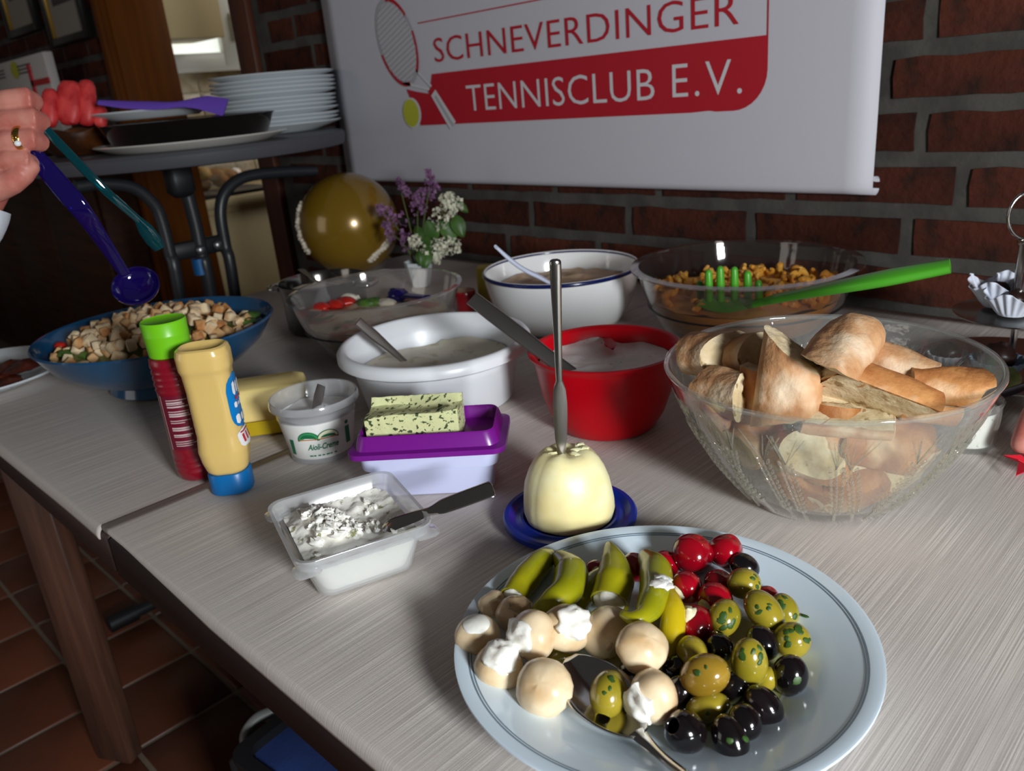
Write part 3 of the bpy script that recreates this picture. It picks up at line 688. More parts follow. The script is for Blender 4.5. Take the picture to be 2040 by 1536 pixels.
mat('white_plastic', (232, 234, 238), .32, spec=.45, sss=.15, sssr=.01); mat('lavender_plastic', (204, 208, 240), .35, sss=.15, sssr=.01); mat('purple_lid', (116, 22, 134), .3, spec=.5)
mat('enamel_white', (236, 236, 236), .14, coat=.5); mat('enamel_blue', (14, 26, 82), .2, coat=.4); mat('red_plastic', (196, 2, 22), .36, spec=.3); mat('blue_lid', (4, 40, 150), .3, spec=.5)
mat('dip_white', (238, 234, 230), .55, sss=.2, sssr=.006, col3=(150, 160, 130), scale3=160, lo3=.66, hi3=.72, bump=.25, bscale=90)
mat('dip_cream', (226, 216, 196), .6, sss=.15, sssr=.006, col3=(190, 176, 140), scale3=60, lo3=.55, hi3=.7, bump=.3, bscale=70)
mat('green_plastic', (76, 160, 40), .35, spec=.45); mat('black_line', (14, 14, 16), .4)

# blue salad bowl with croutons
P = V(-1.106, .404, Z0)
t_ = thing('salad_bowl', 'large blue glazed salad bowl with crouton topped salad, beside the ketchup bottle', 'bowl', P)
BR_, BH, BB = .154, .080, .078
g = G(); pr = [(0, 0.001), (BB*.92, 0), (BB*.97, .003), (BB*.93, .014), (.110, .030), (.135, .050), (.1475, .068), (.152, .075), (.155, .079), (.1535, .0815), (.149, .080), (.143, .069), (.130, .052), (.104, .034), (.07, .022), (0, .02)]
g.lathe(pr, 96, P); g.part('bowl', MATS['blue_glaze'], t_, ang=60)
mat('salad_green', (70, 92, 44), .5, col2=(120, 128, 70), scale=30, bump=.3); mat('crouton_toast', (206, 164, 112), .8, col2=(176, 116, 62), scale=45, lo=.45, hi=.62, rnd=.15, bump=.3, bscale=200); mat('crouton_pale', (226, 202, 164), .8, col2=(198, 150, 96), scale=40, lo=.5, hi=.7, rnd=.12, bump=.3, bscale=200)
mat('tomato_red', (188, 34, 24), .3); mat('leaf_green', (58, 96, 34), .5, col2=(92, 130, 52), scale=30)
def moundh(x, y):
    r = math.hypot(x, y); return .026*max(0, 1-(r/.135)**2)+.004*nz(x*40, y*40, 3)
g = G(); g.disc(P+V(0, 0, .056), .126, moundh, 14, 56, .012); g.solo('green_salad', MATS['salad_green'], 'mixed green salad under the croutons in the blue bowl', 'salad', P+V(0, 0, .056), kind='stuff')
rr = random.Random(21)
CM = []
for s in range(5):
    r2 = random.Random(s); g = G(); g.box((-.0062, -.0062, -.0058), (.0062, .0062, .0058), .0016); g.jit(.0016, 120, s); me = g.mesh('crouton'); me.materials.append(MATS['crouton_toast' if s % 2 else 'crouton_pale']); CM.append(me)
n = 0; placed = []
while n < 210:
    a = rr.uniform(0, 2*PI); r = .128*math.sqrt(rr.random()); x, y = r*math.cos(a), r*math.sin(a)
    if any((x-q[0])**2+(y-q[1])**2 < .0128**2 and abs(q[2]-(n//120)) < 1 for q in placed) and rr.random() < .93: continue
    lay = n//120
    if lay == 1 and r > .10: continue
    placed.append((x, y, lay))
    o = link('crouton', rr.choice(CM), None, None, P+V(x, y, .0605+moundh(x, y)+lay*.0095)); o.rotation_euler = (rr.uniform(0, 6), rr.uniform(0, 6), rr.uniform(0, 6)); k = rr.uniform(.8, 1.2); o.scale = (k, k*rr.uniform(.85, 1.1), k)
    meta(o, 'small golden crouton on the salad in the blue bowl', 'crouton', 'croutons on the salad'); n += 1
for k, (px, py) in enumerate(((120, 690), (178, 706), (135, 703), (500, 628), (490, 640), (205, 695))):
    c = at(px, py, z=P.z+.068); g = G()
    if k in (0,): g.blob(c, (.009, .008, .006), 12, 8, .15, 3, k); g.solo('tomato_piece', MATS['tomato_red'], 'red tomato piece at the left rim of the blue salad bowl', 'tomato', c)
    else:
        g.blob(c, (.018, .013, .005), 14, 8, .3, 3, k); g.solo('salad_leaf', MATS['leaf_green'], ['', 'green salad leaf at the front left of the blue bowl, nearest the rim', 'green salad leaf next to the tomato piece in the blue bowl', 'green salad leaf at the right end of the blue bowl, farther one', 'green salad leaf at the right end of the blue bowl, nearer one', 'green salad leaf at the front left of the blue bowl, farthest from the rim'][k], 'lettuce', c)

# plate with fried tomato slices at the left edge
P = V(-1.375, .235, Z0)
g = G(); g.lathe(plateprof(.125, .016, .65), 64, P); g.solo('appetiser_plate', MATS['porcelain'], 'white plate with dark fried slices at the left table end', 'plate', P)
mat('bacon_brown', (104, 40, 22), .35, col2=(60, 26, 18), scale=25, coat=.3)
rr = random.Random(5); nm = ['nearest the blue bowl', 'at the plate centre', 'toward the back rim', 'toward the front rim', 'at the far left', 'under the others']
for k, (dx, dy) in enumerate(((.07, .02), (.045, -.01), (.05, .05), (.03, -.05), (-.03, .0), (.03, .03))):
    c = P+V(dx, dy, .011+.005*(k % 3)); g = G(); g.blob((0, 0, 0), (.034, .017, .0055), 18, 8, .5, 2.2, k*3.3); g.xf(Matrix.Translation(c) @ Matrix.Rotation(k*1.1, 4, 'Z') @ Matrix.Rotation(.15, 4, 'X'))
    g.solo('fried_slice', MATS['bacon_brown'], 'glossy dark brown fried slice on the left plate, %s' % nm[k], 'food', c)

# clear plastic salad bowl
def clearbowl(P, R, h, rb, ring, m, label, name, lip=.0055):
    t = thing(name, label, 'bowl', P)
    g = G(); g.lathe(bowlprof(R, h, rb, .0025, bulge=.45, lip=lip), 96, P); g.part('bowl', MATS[m], t, ang=60)
    r = bowl_r(R, h, rb, ring, .45)+.0006
    g = G(); g.lathe([(r, ring-.0012), (r+.0012, ring-.0008), (r+.0012, ring+.0008), (r, ring+.0012)], 96, P, close=True); g.part('seam_line', MATS['black_line'], t)
    return t
P = V(-.946, .656, Z0); CB = (.1185, .090, .074)
t_ = clearbowl(P, *CB, .045, 'clear_plastic', 'clear plastic salad bowl with tomato salad and violet spoon, behind the white tub', 'mixing_bowl')
mat('mixed_salad', (206, 190, 160), .55, col2=(176, 88, 60), scale=22, lo=.5, hi=.62, col3=(96, 116, 56), scale3=30, lo3=.58, hi3=.66, bump=.4, bscale=60)
g = G(); g.lathe([(0, .006), (.056, .006), (.080, .02), (.094, .04), (.0990, .052)], 56, P); g.disc(P+V(0, 0, .0525), .0990, lambda x, y: .007*max(0, 1-(math.hypot(x, y)/.1)**2)+.004*nz(x*40, y*40, 1), 10, 56); g.solo('tomato_salad', MATS['mixed_salad'], 'pale tomato salad filling the clear plastic bowl', 'salad', P+V(0, 0, .01), kind='stuff')
mat('cheese_white', (232, 226, 208), .55, sss=.2)
rr = random.Random(3)
for k, (px, py, m, nme, cat_, lab) in enumerate(((668, 607, 'tomato_red', 'tomato_piece', 'tomato', 'red tomato wedge in the clear salad bowl, left one'), (690, 600, 'tomato_red', 'tomato_piece', 'tomato', 'red tomato wedge in the clear salad bowl, beside the white cheese piece'), (697, 594, 'cheese_white', 'cheese_piece', 'cheese', 'white cheese piece behind the tomato wedges in the clear salad bowl'), (730, 604, 'leaf_green', 'herb_sprig', 'herb', 'dark green herb sprig in the middle of the clear salad bowl'), (748, 602, 'leaf_green', 'herb_sprig', 'herb', 'dark green herb sprig right of the middle in the clear salad bowl'), (770, 604, 'cheese_white', 'cheese_piece', 'cheese', 'white cheese piece left of the violet spoon'), (640, 612, 'tomato_red', 'tomato_piece', 'tomato', 'red tomato piece half hidden at the left rim of the clear bowl'))):
    c = at(px, py, z=P.z+.060); g = G(); g.blob(c, (.017, .012, .007), 14, 9, .3, 2.5, k); g.solo(nme, MATS[m], lab, cat_, c)
c = at(792, 588, z=P.z+.066)
g = G(); g.blob(c, (.018, .014, .011), 14, 9, .35, 2.5, 9); g.sweep([c, at(822, 590, z=P.z+.068), at(850, 592, z=P.z+.072)], [(.009, .004), (.011, .003), (.008, .003)], 10, up=(0, 0, 1)); g.solo('salad_spoon', MATS['violet_clear'], 'crumpled looking violet spoon head in the clear salad bowl', 'spoon', c)

# steel pot with spoon
P = V(-1.141, .692, Z0)
t_ = thing('steel_pot', 'polished steel pot with side handle, between the blue bowl and the clear bowl', 'pot', P)
g = G(); g.lathe([(0, 0), (.062, 0), (.066, .004), (.0675, .07), (.0712, .076), (.0718, .078), (.069, .0785), (.0655, .07), (.064, .008), (0, .005)], 72, P); g.part('body', MATS['steel_dark'], t_)
hc = at(540, 574, z=P.z+.066); dirh = (hc-P); dirh.z = 0; dirh.normalize(); sdh = V(-dirh.y, dirh.x, 0)
g = G(); q0 = P+dirh*.068+V(0, 0, .068); g.sweep(bez([q0+sdh*.022, q0+sdh*.02+dirh*.016, q0+dirh*.022, q0-sdh*.02+dirh*.016, q0-sdh*.022], 24), (.0045, .003) if False else .0042, 10); g.part('handle', MATS['steel'], t_)
g = G(); q1 = P-dirh*.068+V(0, 0, .068); g.sweep(bez([q1+sdh*.022, q1+sdh*.02-dirh*.016, q1-dirh*.022, q1-sdh*.02-dirh*.016, q1-sdh*.022], 24), .0042, 10); g.part('handle', MATS['steel'], t_)
g = G(); g.disc(P+V(0, 0, .060), .0640, lambda x, y: .004*nz(x*50, y*50), 8, 40, .01); g.solo('creamy_dish', MATS['dip_cream'], 'creamy food inside the steel pot', 'food', P+V(0, 0, .06), kind='stuff')
a = at(600, 537, z=P.z+.105); b = at(632, 560, z=P.z+.072)
g = G(); g.sweep(bez([a, (a+b)/2, b, b+V(.01, .03, -.010)], 12), lerpl([(.006, .0015), (.004, .0015), (.004, .0015), (.012, .002)], len(bez([a, (a+b)/2, b, b+V(.01, .03, -.010)], 12))), 10, up=(0, 0, 1)); g.solo('serving_spoon', MATS['steel'], 'steel spoon standing in the steel pot', 'spoon', a)

# white tub
P = V(-.720, .571, Z0); R, H, RB = .1135, .076, .087
t_ = thing('plastic_bowl', 'round white plastic bowl with thick rim and cream dip, behind the purple butter dish', 'bowl', P)
g = G(); g.lathe([(0, 0), (RB-.006, 0), (RB, .004), (.097, .050), (.099, .054), (.099, .060), (.108, .061), (.1135, .064), (.1135, .072), (.110, .0765), (.1055, .0775), (.1025, .0755), (.097, .055), (.086, .006), (0, .004)], 112, P); g.part('bowl', MATS['white_plastic'], t_, ang=60)
def dh(x, y): return .010*nz(x*9, y*9, 2)+.003*nz(x*40, y*40)+.14*max(0, (math.hypot(x, y)/.092)**6)*.06*(1 if x+y > 0 else .3)
g = G(); g.disc(P+V(0, 0, .040), .0925, dh, 14, 64, .01); g.solo('cream_dip', MATS['dip_cream'], 'beige cream dip in the round white plastic bowl', 'dip', P+V(0, 0, .04), kind='stuff')
def knife(name, label, pts, rad, up, m='steel_satin', cat='knife', group=None, n=20):
    B_ = bez(pts, n); g = G(); g.sweep(B_, lerpl(rad, len(B_)), 12, up=up, sq=3); return g.solo(name, MATS[m], label, cat, B_[0], group)
a = at(713, 640, z=P.z+.105); b = at(797, 712, z=P.z+.050); e = b+(b-a)*.25
knife('dip_spoon', 'flat steel spoon handle leaning in the white plastic bowl', [a, lerp(a, b, .5), b, e], [(.0058, .0012), (.0062, .0012), (.0045, .0016), (.0035, .0018), (.0035, .0018)], (0.3, -.6, .7), cat='spoon')

# red bowl
P = V(-.506, .621, Z0); R, H, RB = .078, .086, .050
t_ = thing('red_bowl', 'red plastic mixing bowl of white dip, between the white bowl and the bread bowl', 'bowl', P)
g = G(); g.lathe([(0, 0), (RB-.004, 0), (RB+.001, .003), (.060, .018), (.0675, .040), (.071, .062), (.0735, .076), (.0745, .080), (.0785, .083), (.0795, .0855), (.077, .0865), (.0715, .083), (.0695, .062), (.065, .040), (.057, .02), (.04, .006), (0, .004)], 96, P); g.part('bowl', MATS['red_plastic'], t_, ang=60)
def dh2(x, y):
    r = math.hypot(x, y); return .004*nz(x*25, y*25, 4)+.0015*nz(x*90, y*90)+.006*max(0, (r/.0685)**4)*(.5+nz(x*30, y*30, 7))
g = G(); g.disc(P+V(0, 0, .069), .0685, dh2, 16, 64, .01); g.solo('herb_dip', MATS['dip_white'], 'white herb flecked dip filling the red bowl', 'dip', P+V(0, 0, .069), kind='stuff')
a = at(1215, 683, z=P.z+.0775); g = G(); g.blob(a, (.022, .006, .0014), 18, 8, .3, 3, 2, rot=Matrix.Rotation(-.75, 3, 'Z').to_quaternion()); g.part('bare_patch', MATS['red_plastic'], t_, label='red bowl wall showing where the dip is scraped away')
a = at(940, 594, z=P.z+.140); b = at(1128, 738, z=P.z+.070); e = b+(b-a)*.12
knife('spatula_knife', 'broad steel spreading knife leaning on the rim of the red bowl', [a, lerp(a, b, .3), lerp(a, b, .62), b, e], [(.0085, .0016), (.0090, .0016), (.0088, .0014), (.0078, .0009), (.0085, .0008), (.006, .0006)], (.25, -.55, .8))

# white enamel bowl with blue rim
P = V(-.801, .890, Z0)
t_ = thing('enamel_bowl', 'white enamel bowl with dark blue rim in front of the brick wall', 'bowl', P)
g = G(); g.lathe(bowlprof(.1155, .086, .084, .0022, bulge=.60), 96, P); g.part('bowl', MATS['enamel_white'], t_, ang=60)
g = G(); g.lathe([(.1152+.0024*math.cos(2*PI*k/10), .0838+.0030*math.sin(2*PI*k/10)) for k in range(10)], 96, P, close=True); g.part('rim', MATS['enamel_blue'], t_, label='dark blue rolled rim')
mat('noodle_salad', (206, 180, 150), .6, col2=(180, 148, 116), scale=40, bump=.5, bscale=80)
g = G(); g.disc(P+V(0, 0, .058), .105, lambda x, y: .016*max(0, 1-(math.hypot(x-.02, y+.02)/.09)**2)+.006*nz(x*45, y*45, 2), 14, 56, .01); g.solo('noodle_salad', MATS['noodle_salad'], 'pale brown creamy salad in the white enamel bowl', 'salad', P+V(0, 0, .058), kind='stuff')
mat('white_spoon', (214, 222, 244), .35)
a = at(988, 492, z=P.z+.155); b = at(1095, 562, z=P.z+.080); md_ = lerp(a, b, .5)+V(0, 0, -.006)
knife('plastic_spoon', 'long pale plastic spoon leaning in the enamel bowl', [a, lerp(a, md_, .5)-V(0, 0, .002), md_, lerp(md_, b, .6), b+(b-a)*.18], [(.004, .002), (.0065, .0028), (.0065, .003), (.009, .003), (.011, .002)], (.3, -.5, .75), m='white_spoon', cat='spoon')

# big smoky clear bowl with pasta
P = V(-.540, .962, Z0); R, H, RB = .1475, .098, .098
t_ = clearbowl(P, R-.008, H, RB, .048, 'smoke_plastic', 'large smoky clear bowl of pasta salad below the banner, holding a green server', 'pasta_bowl', .0095)
mat('pasta', (226, 172, 70), .45, col2=(204, 138, 48), scale=20, rnd=.15, spec=.4)
g = G(); g.lathe([(0, .006), (.074, .006), (.100, .02), (.116, .045), (.121, .056)], 56, P); g.disc(P+V(0, 0, .056), .121, lambda x, y: .012*max(0, 1-(math.hypot(x, y)/.13)**2)+.005*nz(x*50, y*50, 3), 12, 56); g.solo('pasta_salad', MATS['pasta'], 'yellow pasta salad mass filling the large smoky bowl', 'pasta', P+V(0, 0, .01), kind='stuff')
PM = []
for s in range(4):
    g = G(); pts = []
    for k in range(13): a = k/12*3.6; pts.append((.0042*math.cos(a*1.6), .0042*math.sin(a*1.6), -.010+.020*k/12))
    g.sweep(pts, lerpl([.003, .0055, .0055, .003], 13), 7); g.jit(.001, 150, s); me = g.mesh('pasta'); me.materials.append(MATS['pasta']); PM.append(me)
rr = random.Random(77)
for k in range(120):
    a = rr.uniform(0, 2*PI); r = .117*math.sqrt(rr.random()); x, y = r*math.cos(a), r*math.sin(a)
    o = link('pasta_piece', rr.choice(PM), None, None, P+V(x, y, .060+.010*max(0, 1-(r/.13)**2)+rr.uniform(0, .005))); o.rotation_euler = (rr.uniform(0, 6), rr.uniform(0, 6), rr.uniform(0, 6)); q = rr.uniform(.6, .95); o.scale = (q, q, q)
    meta(o, 'short yellow pasta piece in the large smoky bowl', 'pasta', 'pasta in the smoky bowl')
# green spaghetti server
a = at(1893, 530, z=P.z+.150); b = at(1700, 566, z=P.z+.128); c = at(1560, 592, z=P.z+.096); e = at(1500, 606, z=P.z+.074)
t_ = thing('pasta_server', 'green plastic pasta server with prongs lying in the large smoky bowl', 'server', e)
B_ = bez([a, b, c, e], 30); g = G(); g.sweep(B_, lerpl([(.0085, .005), (.0105, .0055), (.0105, .0055), (.009, .005), (.0085, .0045), (.012, .004)], len(B_)), 12, up=(0.2, -.3, .9), sq=3); g.part('handle', MATS['green_plastic'], t_)
w0 = at(1400, 597, z=P.z+.073); g = G(); g.sweep(bez([e, lerp(e, w0, .5)+V(0, 0, -.004), w0], 12), lerpl([(.011, .003), (.020, .003), (.020, .003), (.016, .003)], 13), 12, up=(0.1, -.2, .95)); g.part('head', MATS['green_plastic'], t_)
for k, (px, py, ptop) in enumerate(((1396, 590, 572), (1413, 598, 558), (1436, 598, 553), (1464, 597, 554), (1490, 596, 560), (1512, 592, 572))):
    p0 = at(px, py, z=P.z+.074); p1 = p0+V(-.001, .0, (py-ptop)*.00086); g = G(); g.capsule([p0-V(0, 0, .004), lerp(p0, p1, .5), p1], [.0044, .0052, .0044], 10); g.part('prong', MATS['green_plastic'], t_)

# cut glass bowl for the bread
BP = V(-.268, .608, Z0); BRD, BHH, BBB = .1275, .116, .062
t_ = thing('glass_bowl', 'large pressed glass bowl with wheat pattern, full of baguette pieces', 'bowl', BP)
g = G(); g.lathe(bowlprof(BRD, BHH, BBB, .0032, bulge=.28), 128, BP); g.part('bowl', MATS['clear_glass'], t_, ang=60)
g = G(); g.lathe([(BRD-.0016+.0022*math.cos(2*PI*k/8), BHH+.0005+.0022*math.sin(2*PI*k/8)) for k in range(8)], 128, BP, close=True); g.part('rim', MATS['clear_glass'], t_)
def onwall(ang, z, off=.0012):
    r = bowl_r(BRD, BHH, BBB, z, .28)+off; return BP+V(r*math.cos(ang), r*math.sin(ang), z)
g = G(); gl_ = G(); rr = random.Random(9)
for k in range(30):
    a0 = 2*PI*k/30+rr.uniform(-.05, .05); lean = rr.uniform(-.5, .5)
    for q in range(11):
        z = .020+.0052*q; aa = a0+lean*(q/11)*.5
        for sgn in (-1, 0, 1):
            p = onwall(aa+sgn*.036, z+.002*abs(sgn)); nrm = (p-BP); nrm.z *= .3; nrm.normalize(); t = onwall(aa+sgn*.05, z+.006)-p
            rot = Vector((0, 0, 1)).rotation_difference(t.normalized()); g.blob(p, (.0013, .0011, .0034), 6, 5, rot=rot)
    for q in range(7):
        aa = a0+lean*.4+rr.uniform(-.13, .13); z0 = .074; P_ = [onwall(lerp(a0+lean*.45, aa, u), lerp(z0, z0+.026, u), .0006) for u in (0, .5, 1)]
        gl_.sweep(P_, [.0004, .0006, .0002], 5)
    P_ = [onwall(a0-lean*.2*(1-u), lerp(.006, .022, u), .0006) for u in (0, .5, 1)]; gl_.sweep(P_, .0012, 5)
g.part('wheat_relief', MATS['cut_glass'], t_, kind='stuff'); gl_.part('wheat_awns', MATS['cut_glass'], t_, kind='stuff')

# small glass jar at the right with creamy salad
P = V(-.199, .760, Z0)
t_ = thing('glass_jar', 'small clear glass jar of creamy salad behind the bread bowl', 'jar', P)
g = G(); g.lathe([(0, 0), (.020, 0), (.023, .004), (.0255, .03), (.026, .042), (.0275, .046), (.026, .0475), (.0243, .044), (.024, .03), (.0215, .006), (0, .004)], 56, P); g.part('jar', MATS['clear_glass'], t_)
g = G(); g.lathe([(0, .005), (.0205, .006), (.0228, .03), (.0232, .038)], 40, P); g.disc(P+V(0, 0, .038), .0232, lambda x, y: .010*max(0, 1-(math.hypot(x+.01, y)/.025)**2)+.003*nz(x*80, y*80), 8, 40); g.solo('creamy_salad', MATS['dip_white'], 'white creamy salad inside the small glass jar', 'salad', P+V(0, 0, .01), kind='stuff')

# blue lid with butter dome and knife
P = V(-.406, .442, Z0)
t_ = thing('blue_lid', 'round blue plastic lid under the dome of butter', 'lid', P)
g = G(); g.lathe([(0, .0), (.048, 0), (.052, .001), (.0555, .004), (.0560, .0085), (.0545, .0105), (.051, .0105), (.049, .0085), (.046, .0065), (.043, .0070), (.041, .0085), (.039, .0085), (.037, .006), (.034, .0045), (0, .0045)], 80, P); g.part('lid', MATS['blue_lid'], t_, ang=35)
mat('butter', (250, 240, 190), .42, sss=.3, sssr=.008, col2=(245, 228, 164), scale=30, bump=.35, bscale=28)
t_ = thing('butter_dome', 'dome shaped pale butter on the round blue lid with a knife stuck in', 'butter', P+V(0, 0, .0048))
def bf(a, r, z):
    k = 1+.025*nz(math.cos(a)*2, math.sin(a)*2, z*60)+.006*math.cos(9*a)*max(0, z-.045)/.02-.010*math.exp(-((a-4.6)/.06)**2)
    return r*k, z*(1+.04*nz(math.cos(a)*1.5, math.sin(a)*1.5, 3))
g = G(); g.lathe([(0, .0052), (.032, .0052), (.0358, .0075), (.0374, .013), (.0374, .020), (.0364, .030), (.0344, .040), (.0310, .050), (.0268, .0575), (.0222, .0625), (.0175, .0650), (.012, .0648), (.006, .0632), (0, .063)], 96, P, fn=bf); g.part('butter', MATS['butter'], t_, ang=80)
rr = random.Random(31)
for k in range(7):
    a = rr.uniform(0, 6.28); r = rr.uniform(.008, .018); c = P+V(r*math.cos(a), r*math.sin(a), .0645); g = G(); g.blob(c, (.005, .003, .0018), 12, 7, .5, 2.5, k, rot=Matrix.Rotation(a, 3, 'Z').to_quaternion()); g.part('butter_curl', MATS['butter'], t_)
kb = at(1118, 880, y=.437); kt = at(1106, 516, y=.44); dv = (kt-kb)
t_ = thing('butter_knife', 'steel table knife stuck upright in the butter dome', 'knife', kb)
g = G(); Kp = [kb-dv*.10, kb+dv*.02, kb+dv*.13, kb+dv*.22, kb+dv*.30, kb+dv*.36]; B_ = bez(Kp, 24); g.sweep(B_, lerpl([(.0022, .0005), (.0048, .0006), (.0056, .0007), (.0058, .0008), (.0050, .0010), (.0026, .0016)], len(B_)), 10, up=(.8, -.7, 0)); g.part('blade', MATS['steel_satin'], t_)
g = G(); Kp = [kb+dv*.35, kb+dv*.5, kb+dv*.7, kb+dv*.9, kb+dv*.985, kt]; B_ = bez(Kp, 24); g.sweep(B_, lerpl([(.0026, .0020), (.0030, .0024), (.0036, .0026), (.0044, .0026), (.0044, .0024), (.0022, .0012)], len(B_)), 12, up=(.8, -.7, 0), sq=2.6); g.part('handle', MATS['steel'], t_)

# purple butter dish
P = V(-.556, .424, Z0)
rz = math.radians(41)
t_ = thing('butter_dish', 'lavender plastic box with upturned purple lid, holding the herb butter', 'dish', P, rz)
g = G(); g.loft([(0, .054, .025, .008), (.002, .056, .027, .01), (.030, .0585, .0305, .011), (.030, .0625, .0345, .012), (.044, .0635, .0355, .012), (.044, .060, .032, .011), (.004, .053, .024, .008)], n=6); g.lpart('box', MATS['lavender_plastic'], t_)
g = G(); L_ = [(.0445, .066, .037, .010), (.0445, .0715, .041, .012), (.0495, .0715, .041, .012), (.0505, .0655, .0355, .011), (.062, .0625, .0325, .011), (.0635, .0612, .0312, .010), (.062, .0600, .030, .010), (.0515, .0590, .029, .010), (.0505, .057, .027, .010)]
g.loft(L_, n=6); g.lpart('lid', MATS['purple_lid'], t_, ang=35)
# herb butter block resting on it
mat('herb_butter', (214, 216, 162), .6, col3=(64, 78, 46), scale3=300, lo3=.57, hi3=.61, bump=.45, bscale=160, sss=.15, stretch=(1, .45, 1))
M_ = Matrix.Translation(P+V(0, 0, .0512)) @ Matrix.Rotation(rz, 4, 'Z')
g = G(); nx, W2, HB = 26, .0205, .031; v = []; f = []
sec = lambda u: [(-W2, 0), (-W2, HB*.35), (-W2, HB*.97), (-W2+.008, HB*(.98+.02*math.sin(u*9))), (-W2+.013+.004*math.sin(u*4), HB*.80), (.002+.004*math.sin(u*5), HB*.76), (W2-.010+.003*math.sin(u*7), HB*.80), (W2-.004, HB*(1.02)), (W2, HB*.97), (W2, HB*.3), (W2, 0)]
# y negative is the front face
for i in range(nx):
    u = i/(nx-1); x = lerp(-.0555, .030, u)
    cut = 1-.24*max(0, 1-u*1.3)
    for k, (y, z) in enumerate(sec(u)):
        zz = z*(1 if k < 4 else 1); 
        if k in (2, 3): zz = z*(.80+.22*u+.05*math.sin(u*6))
        v.append(Vector((x+.0012*nz(y*300, z*300, i), y+.0009*nz(x*260, z*260, 2), zz+.001*nz(x*250, y*250, 5) if z > 0 else 0)))
ms = 11
for i in range(nx-1):
    for k in range(ms): k2 = (k+1) % ms; f.append((i*ms+k, (i+1)*ms+k, (i+1)*ms+k2, i*ms+k2))
f.append(tuple(range(ms))); f.append(tuple((nx-1)*ms+k for k in reversed(range(ms))))
g.add(v, f); g.xf(M_); g.solo('herb_butter', MATS['herb_butter'], 'speckled green herb butter block on the purple lid', 'butter', P+V(0, 0, .0515), ang=40)

# aioli cup
P = V(-.715, .400, Z0)
mat('cup_white', (238, 238, 234), .35); mat('print_green', (20, 112, 72), .45); mat('print_leaf', (60, 150, 90), .45); mat('print_cream', (236, 232, 200), .45); mat('print_orange', (200, 120, 60), .45)
t_ = thing('aioli_cup', 'white and clear plastic aioli cup with green print, spoon standing in it', 'cup', P)
CR = lambda z: lerp(.0322, .0405, z/.048)
g = G(); g.lathe([(0, .0045), (.0320, .0045), (CR(.006), .006), (CR(.046), .046), (CR(.046)-.0012, .046), (.0315, .0065), (0, .006)], 72, P); g.part('cup', MATS['cup_white'], t_)
g = G(); g.lathe([(.0325, .0), (.0327, .005), (.0334, .005), (.0332, .0)], 72, P, close=True); g.part('base_ring', MATS['frost_cup'], t_)
g = G(); g.lathe([(.0408, .0455), (.0415, .052), (.0445, .056), (.0462, .057), (.0462, .062), (.0450, .0645), (.0435, .0640), (.0428, .058), (.0400, .052), (.0398, .0455)], 72, P, close=True); g.part('collar', MATS['frost_cup'], t_, label='clear frosted collar of the cup')
g = G(); g.disc(P+V(0, 0, .047), .0388, lambda x, y: .004*nz(x*50, y*50, 6), 10, 48, .004); g.blob(P+V(.006, .004, .049), (.011, .008, .006), 14, 9, .2, 2); g.solo('aioli', MATS['dip_white'], 'white aioli cream inside the printed cup', 'dip', P+V(0, 0, .047), kind='stuff')
fa = math.atan2(-P.y, -P.x)+.02
def oncup(m, name, g, r_off=.0005):
    """wrap a flat drawing (x along the wall, y = height above the cup base) round the cup"""
    g.v = [V(P.x+(CR(p.y)+r_off)*math.cos(fa+p.x/CR(p.y)), P.y+(CR(p.y)+r_off)*math.sin(fa+p.x/CR(p.y)), P.z+p.y) for p in g.v]
    return g.part(name, MATS[m], t_, smooth=False)
def cut(g_, step=.003):
    bm = bmesh.new(); vs = [bm.verts.new(p) for p in g_.v]; bm.faces.new([]) if False else None
    for q in g_.f:
        try: bm.faces.new([vs[i] for i in q])
        except ValueError: pass
    bmesh.ops.triangulate(bm, faces=bm.faces[:]); bm.verts.index_update(); h = G(); h.add([v.co.copy() for v in bm.verts], [tuple(v.index for v in f_.verts) for f_ in bm.faces]); bm.free(); return h
def fan(cx, cy, rx, ry, a0, a1, n=24): return [(cx+rx*math.cos(lerp(a0, a1, i/n)), cy+ry*math.sin(lerp(a0, a1, i/n)), 0) for i in range(n+1)]
def flat(pts):
    c = (sum(p[0] for p in pts)/len(pts), sum(p[1] for p in pts)/len(pts), 0); g_ = G(); g_.add([c]+list(pts), [(0, 1+i, 1+(i+1) % len(pts)) for i in range(len(pts))]); return g_
sh = -.004
for s_, dx in ((1, -.0095), (2, .0105)):
    oncup('print_green', 'printed_emblem', flat(fan(dx+sh, .0285, .0112, .0095, -.15, PI+.15)), .0004+.0001*s_)
    oncup('print_cream' if s_ == 2 else 'print_leaf', 'printed_emblem', flat(fan(dx+sh, .0292, .0100, .0079, 0, PI)), .0008+.0001*s_)
    oncup('print_green', 'printed_emblem', flat(fan(dx+sh, .0292, .0078, .0042 if s_ == 2 else .006, .1, PI-.3)), .0012+.0001*s_)
    oncup('print_orange', 'printed_emblem', flat([(dx+sh-.009, .0282, 0), (dx+sh+.009, .0282, 0), (dx+sh+.009, .0293, 0), (dx+sh-.009, .0293, 0)]), .0015)
h = text_geo('Aioli-Creme', .031, .0070, 1.0, .02); h.v = [V(p.x-.0155, p.y+.0165+.0, 0) for p in h.v]; h.v = [V(p.x+(p.y-.0165)*.25, p.y, 0) for p in h.v]; oncup('print_green', 'lettering', h, .0007)
h = text_geo('zum Grillen, Dippen und Kochen', .026, .0019, 1.0) if False else G()
for k in range(7): 
    w = (.0040, .0026, .0034, .0030, .0042, .0024, .0032)[k]; x0 = -.0145+k*.0041; h.add([(x0, .0090, 0), (x0+w*.85, .0090, 0), (x0+w*.85, .0104, 0), (x0, .0104, 0)], [(0, 1, 2, 3)])
oncup('print_green', 'print_line', h, .0007)
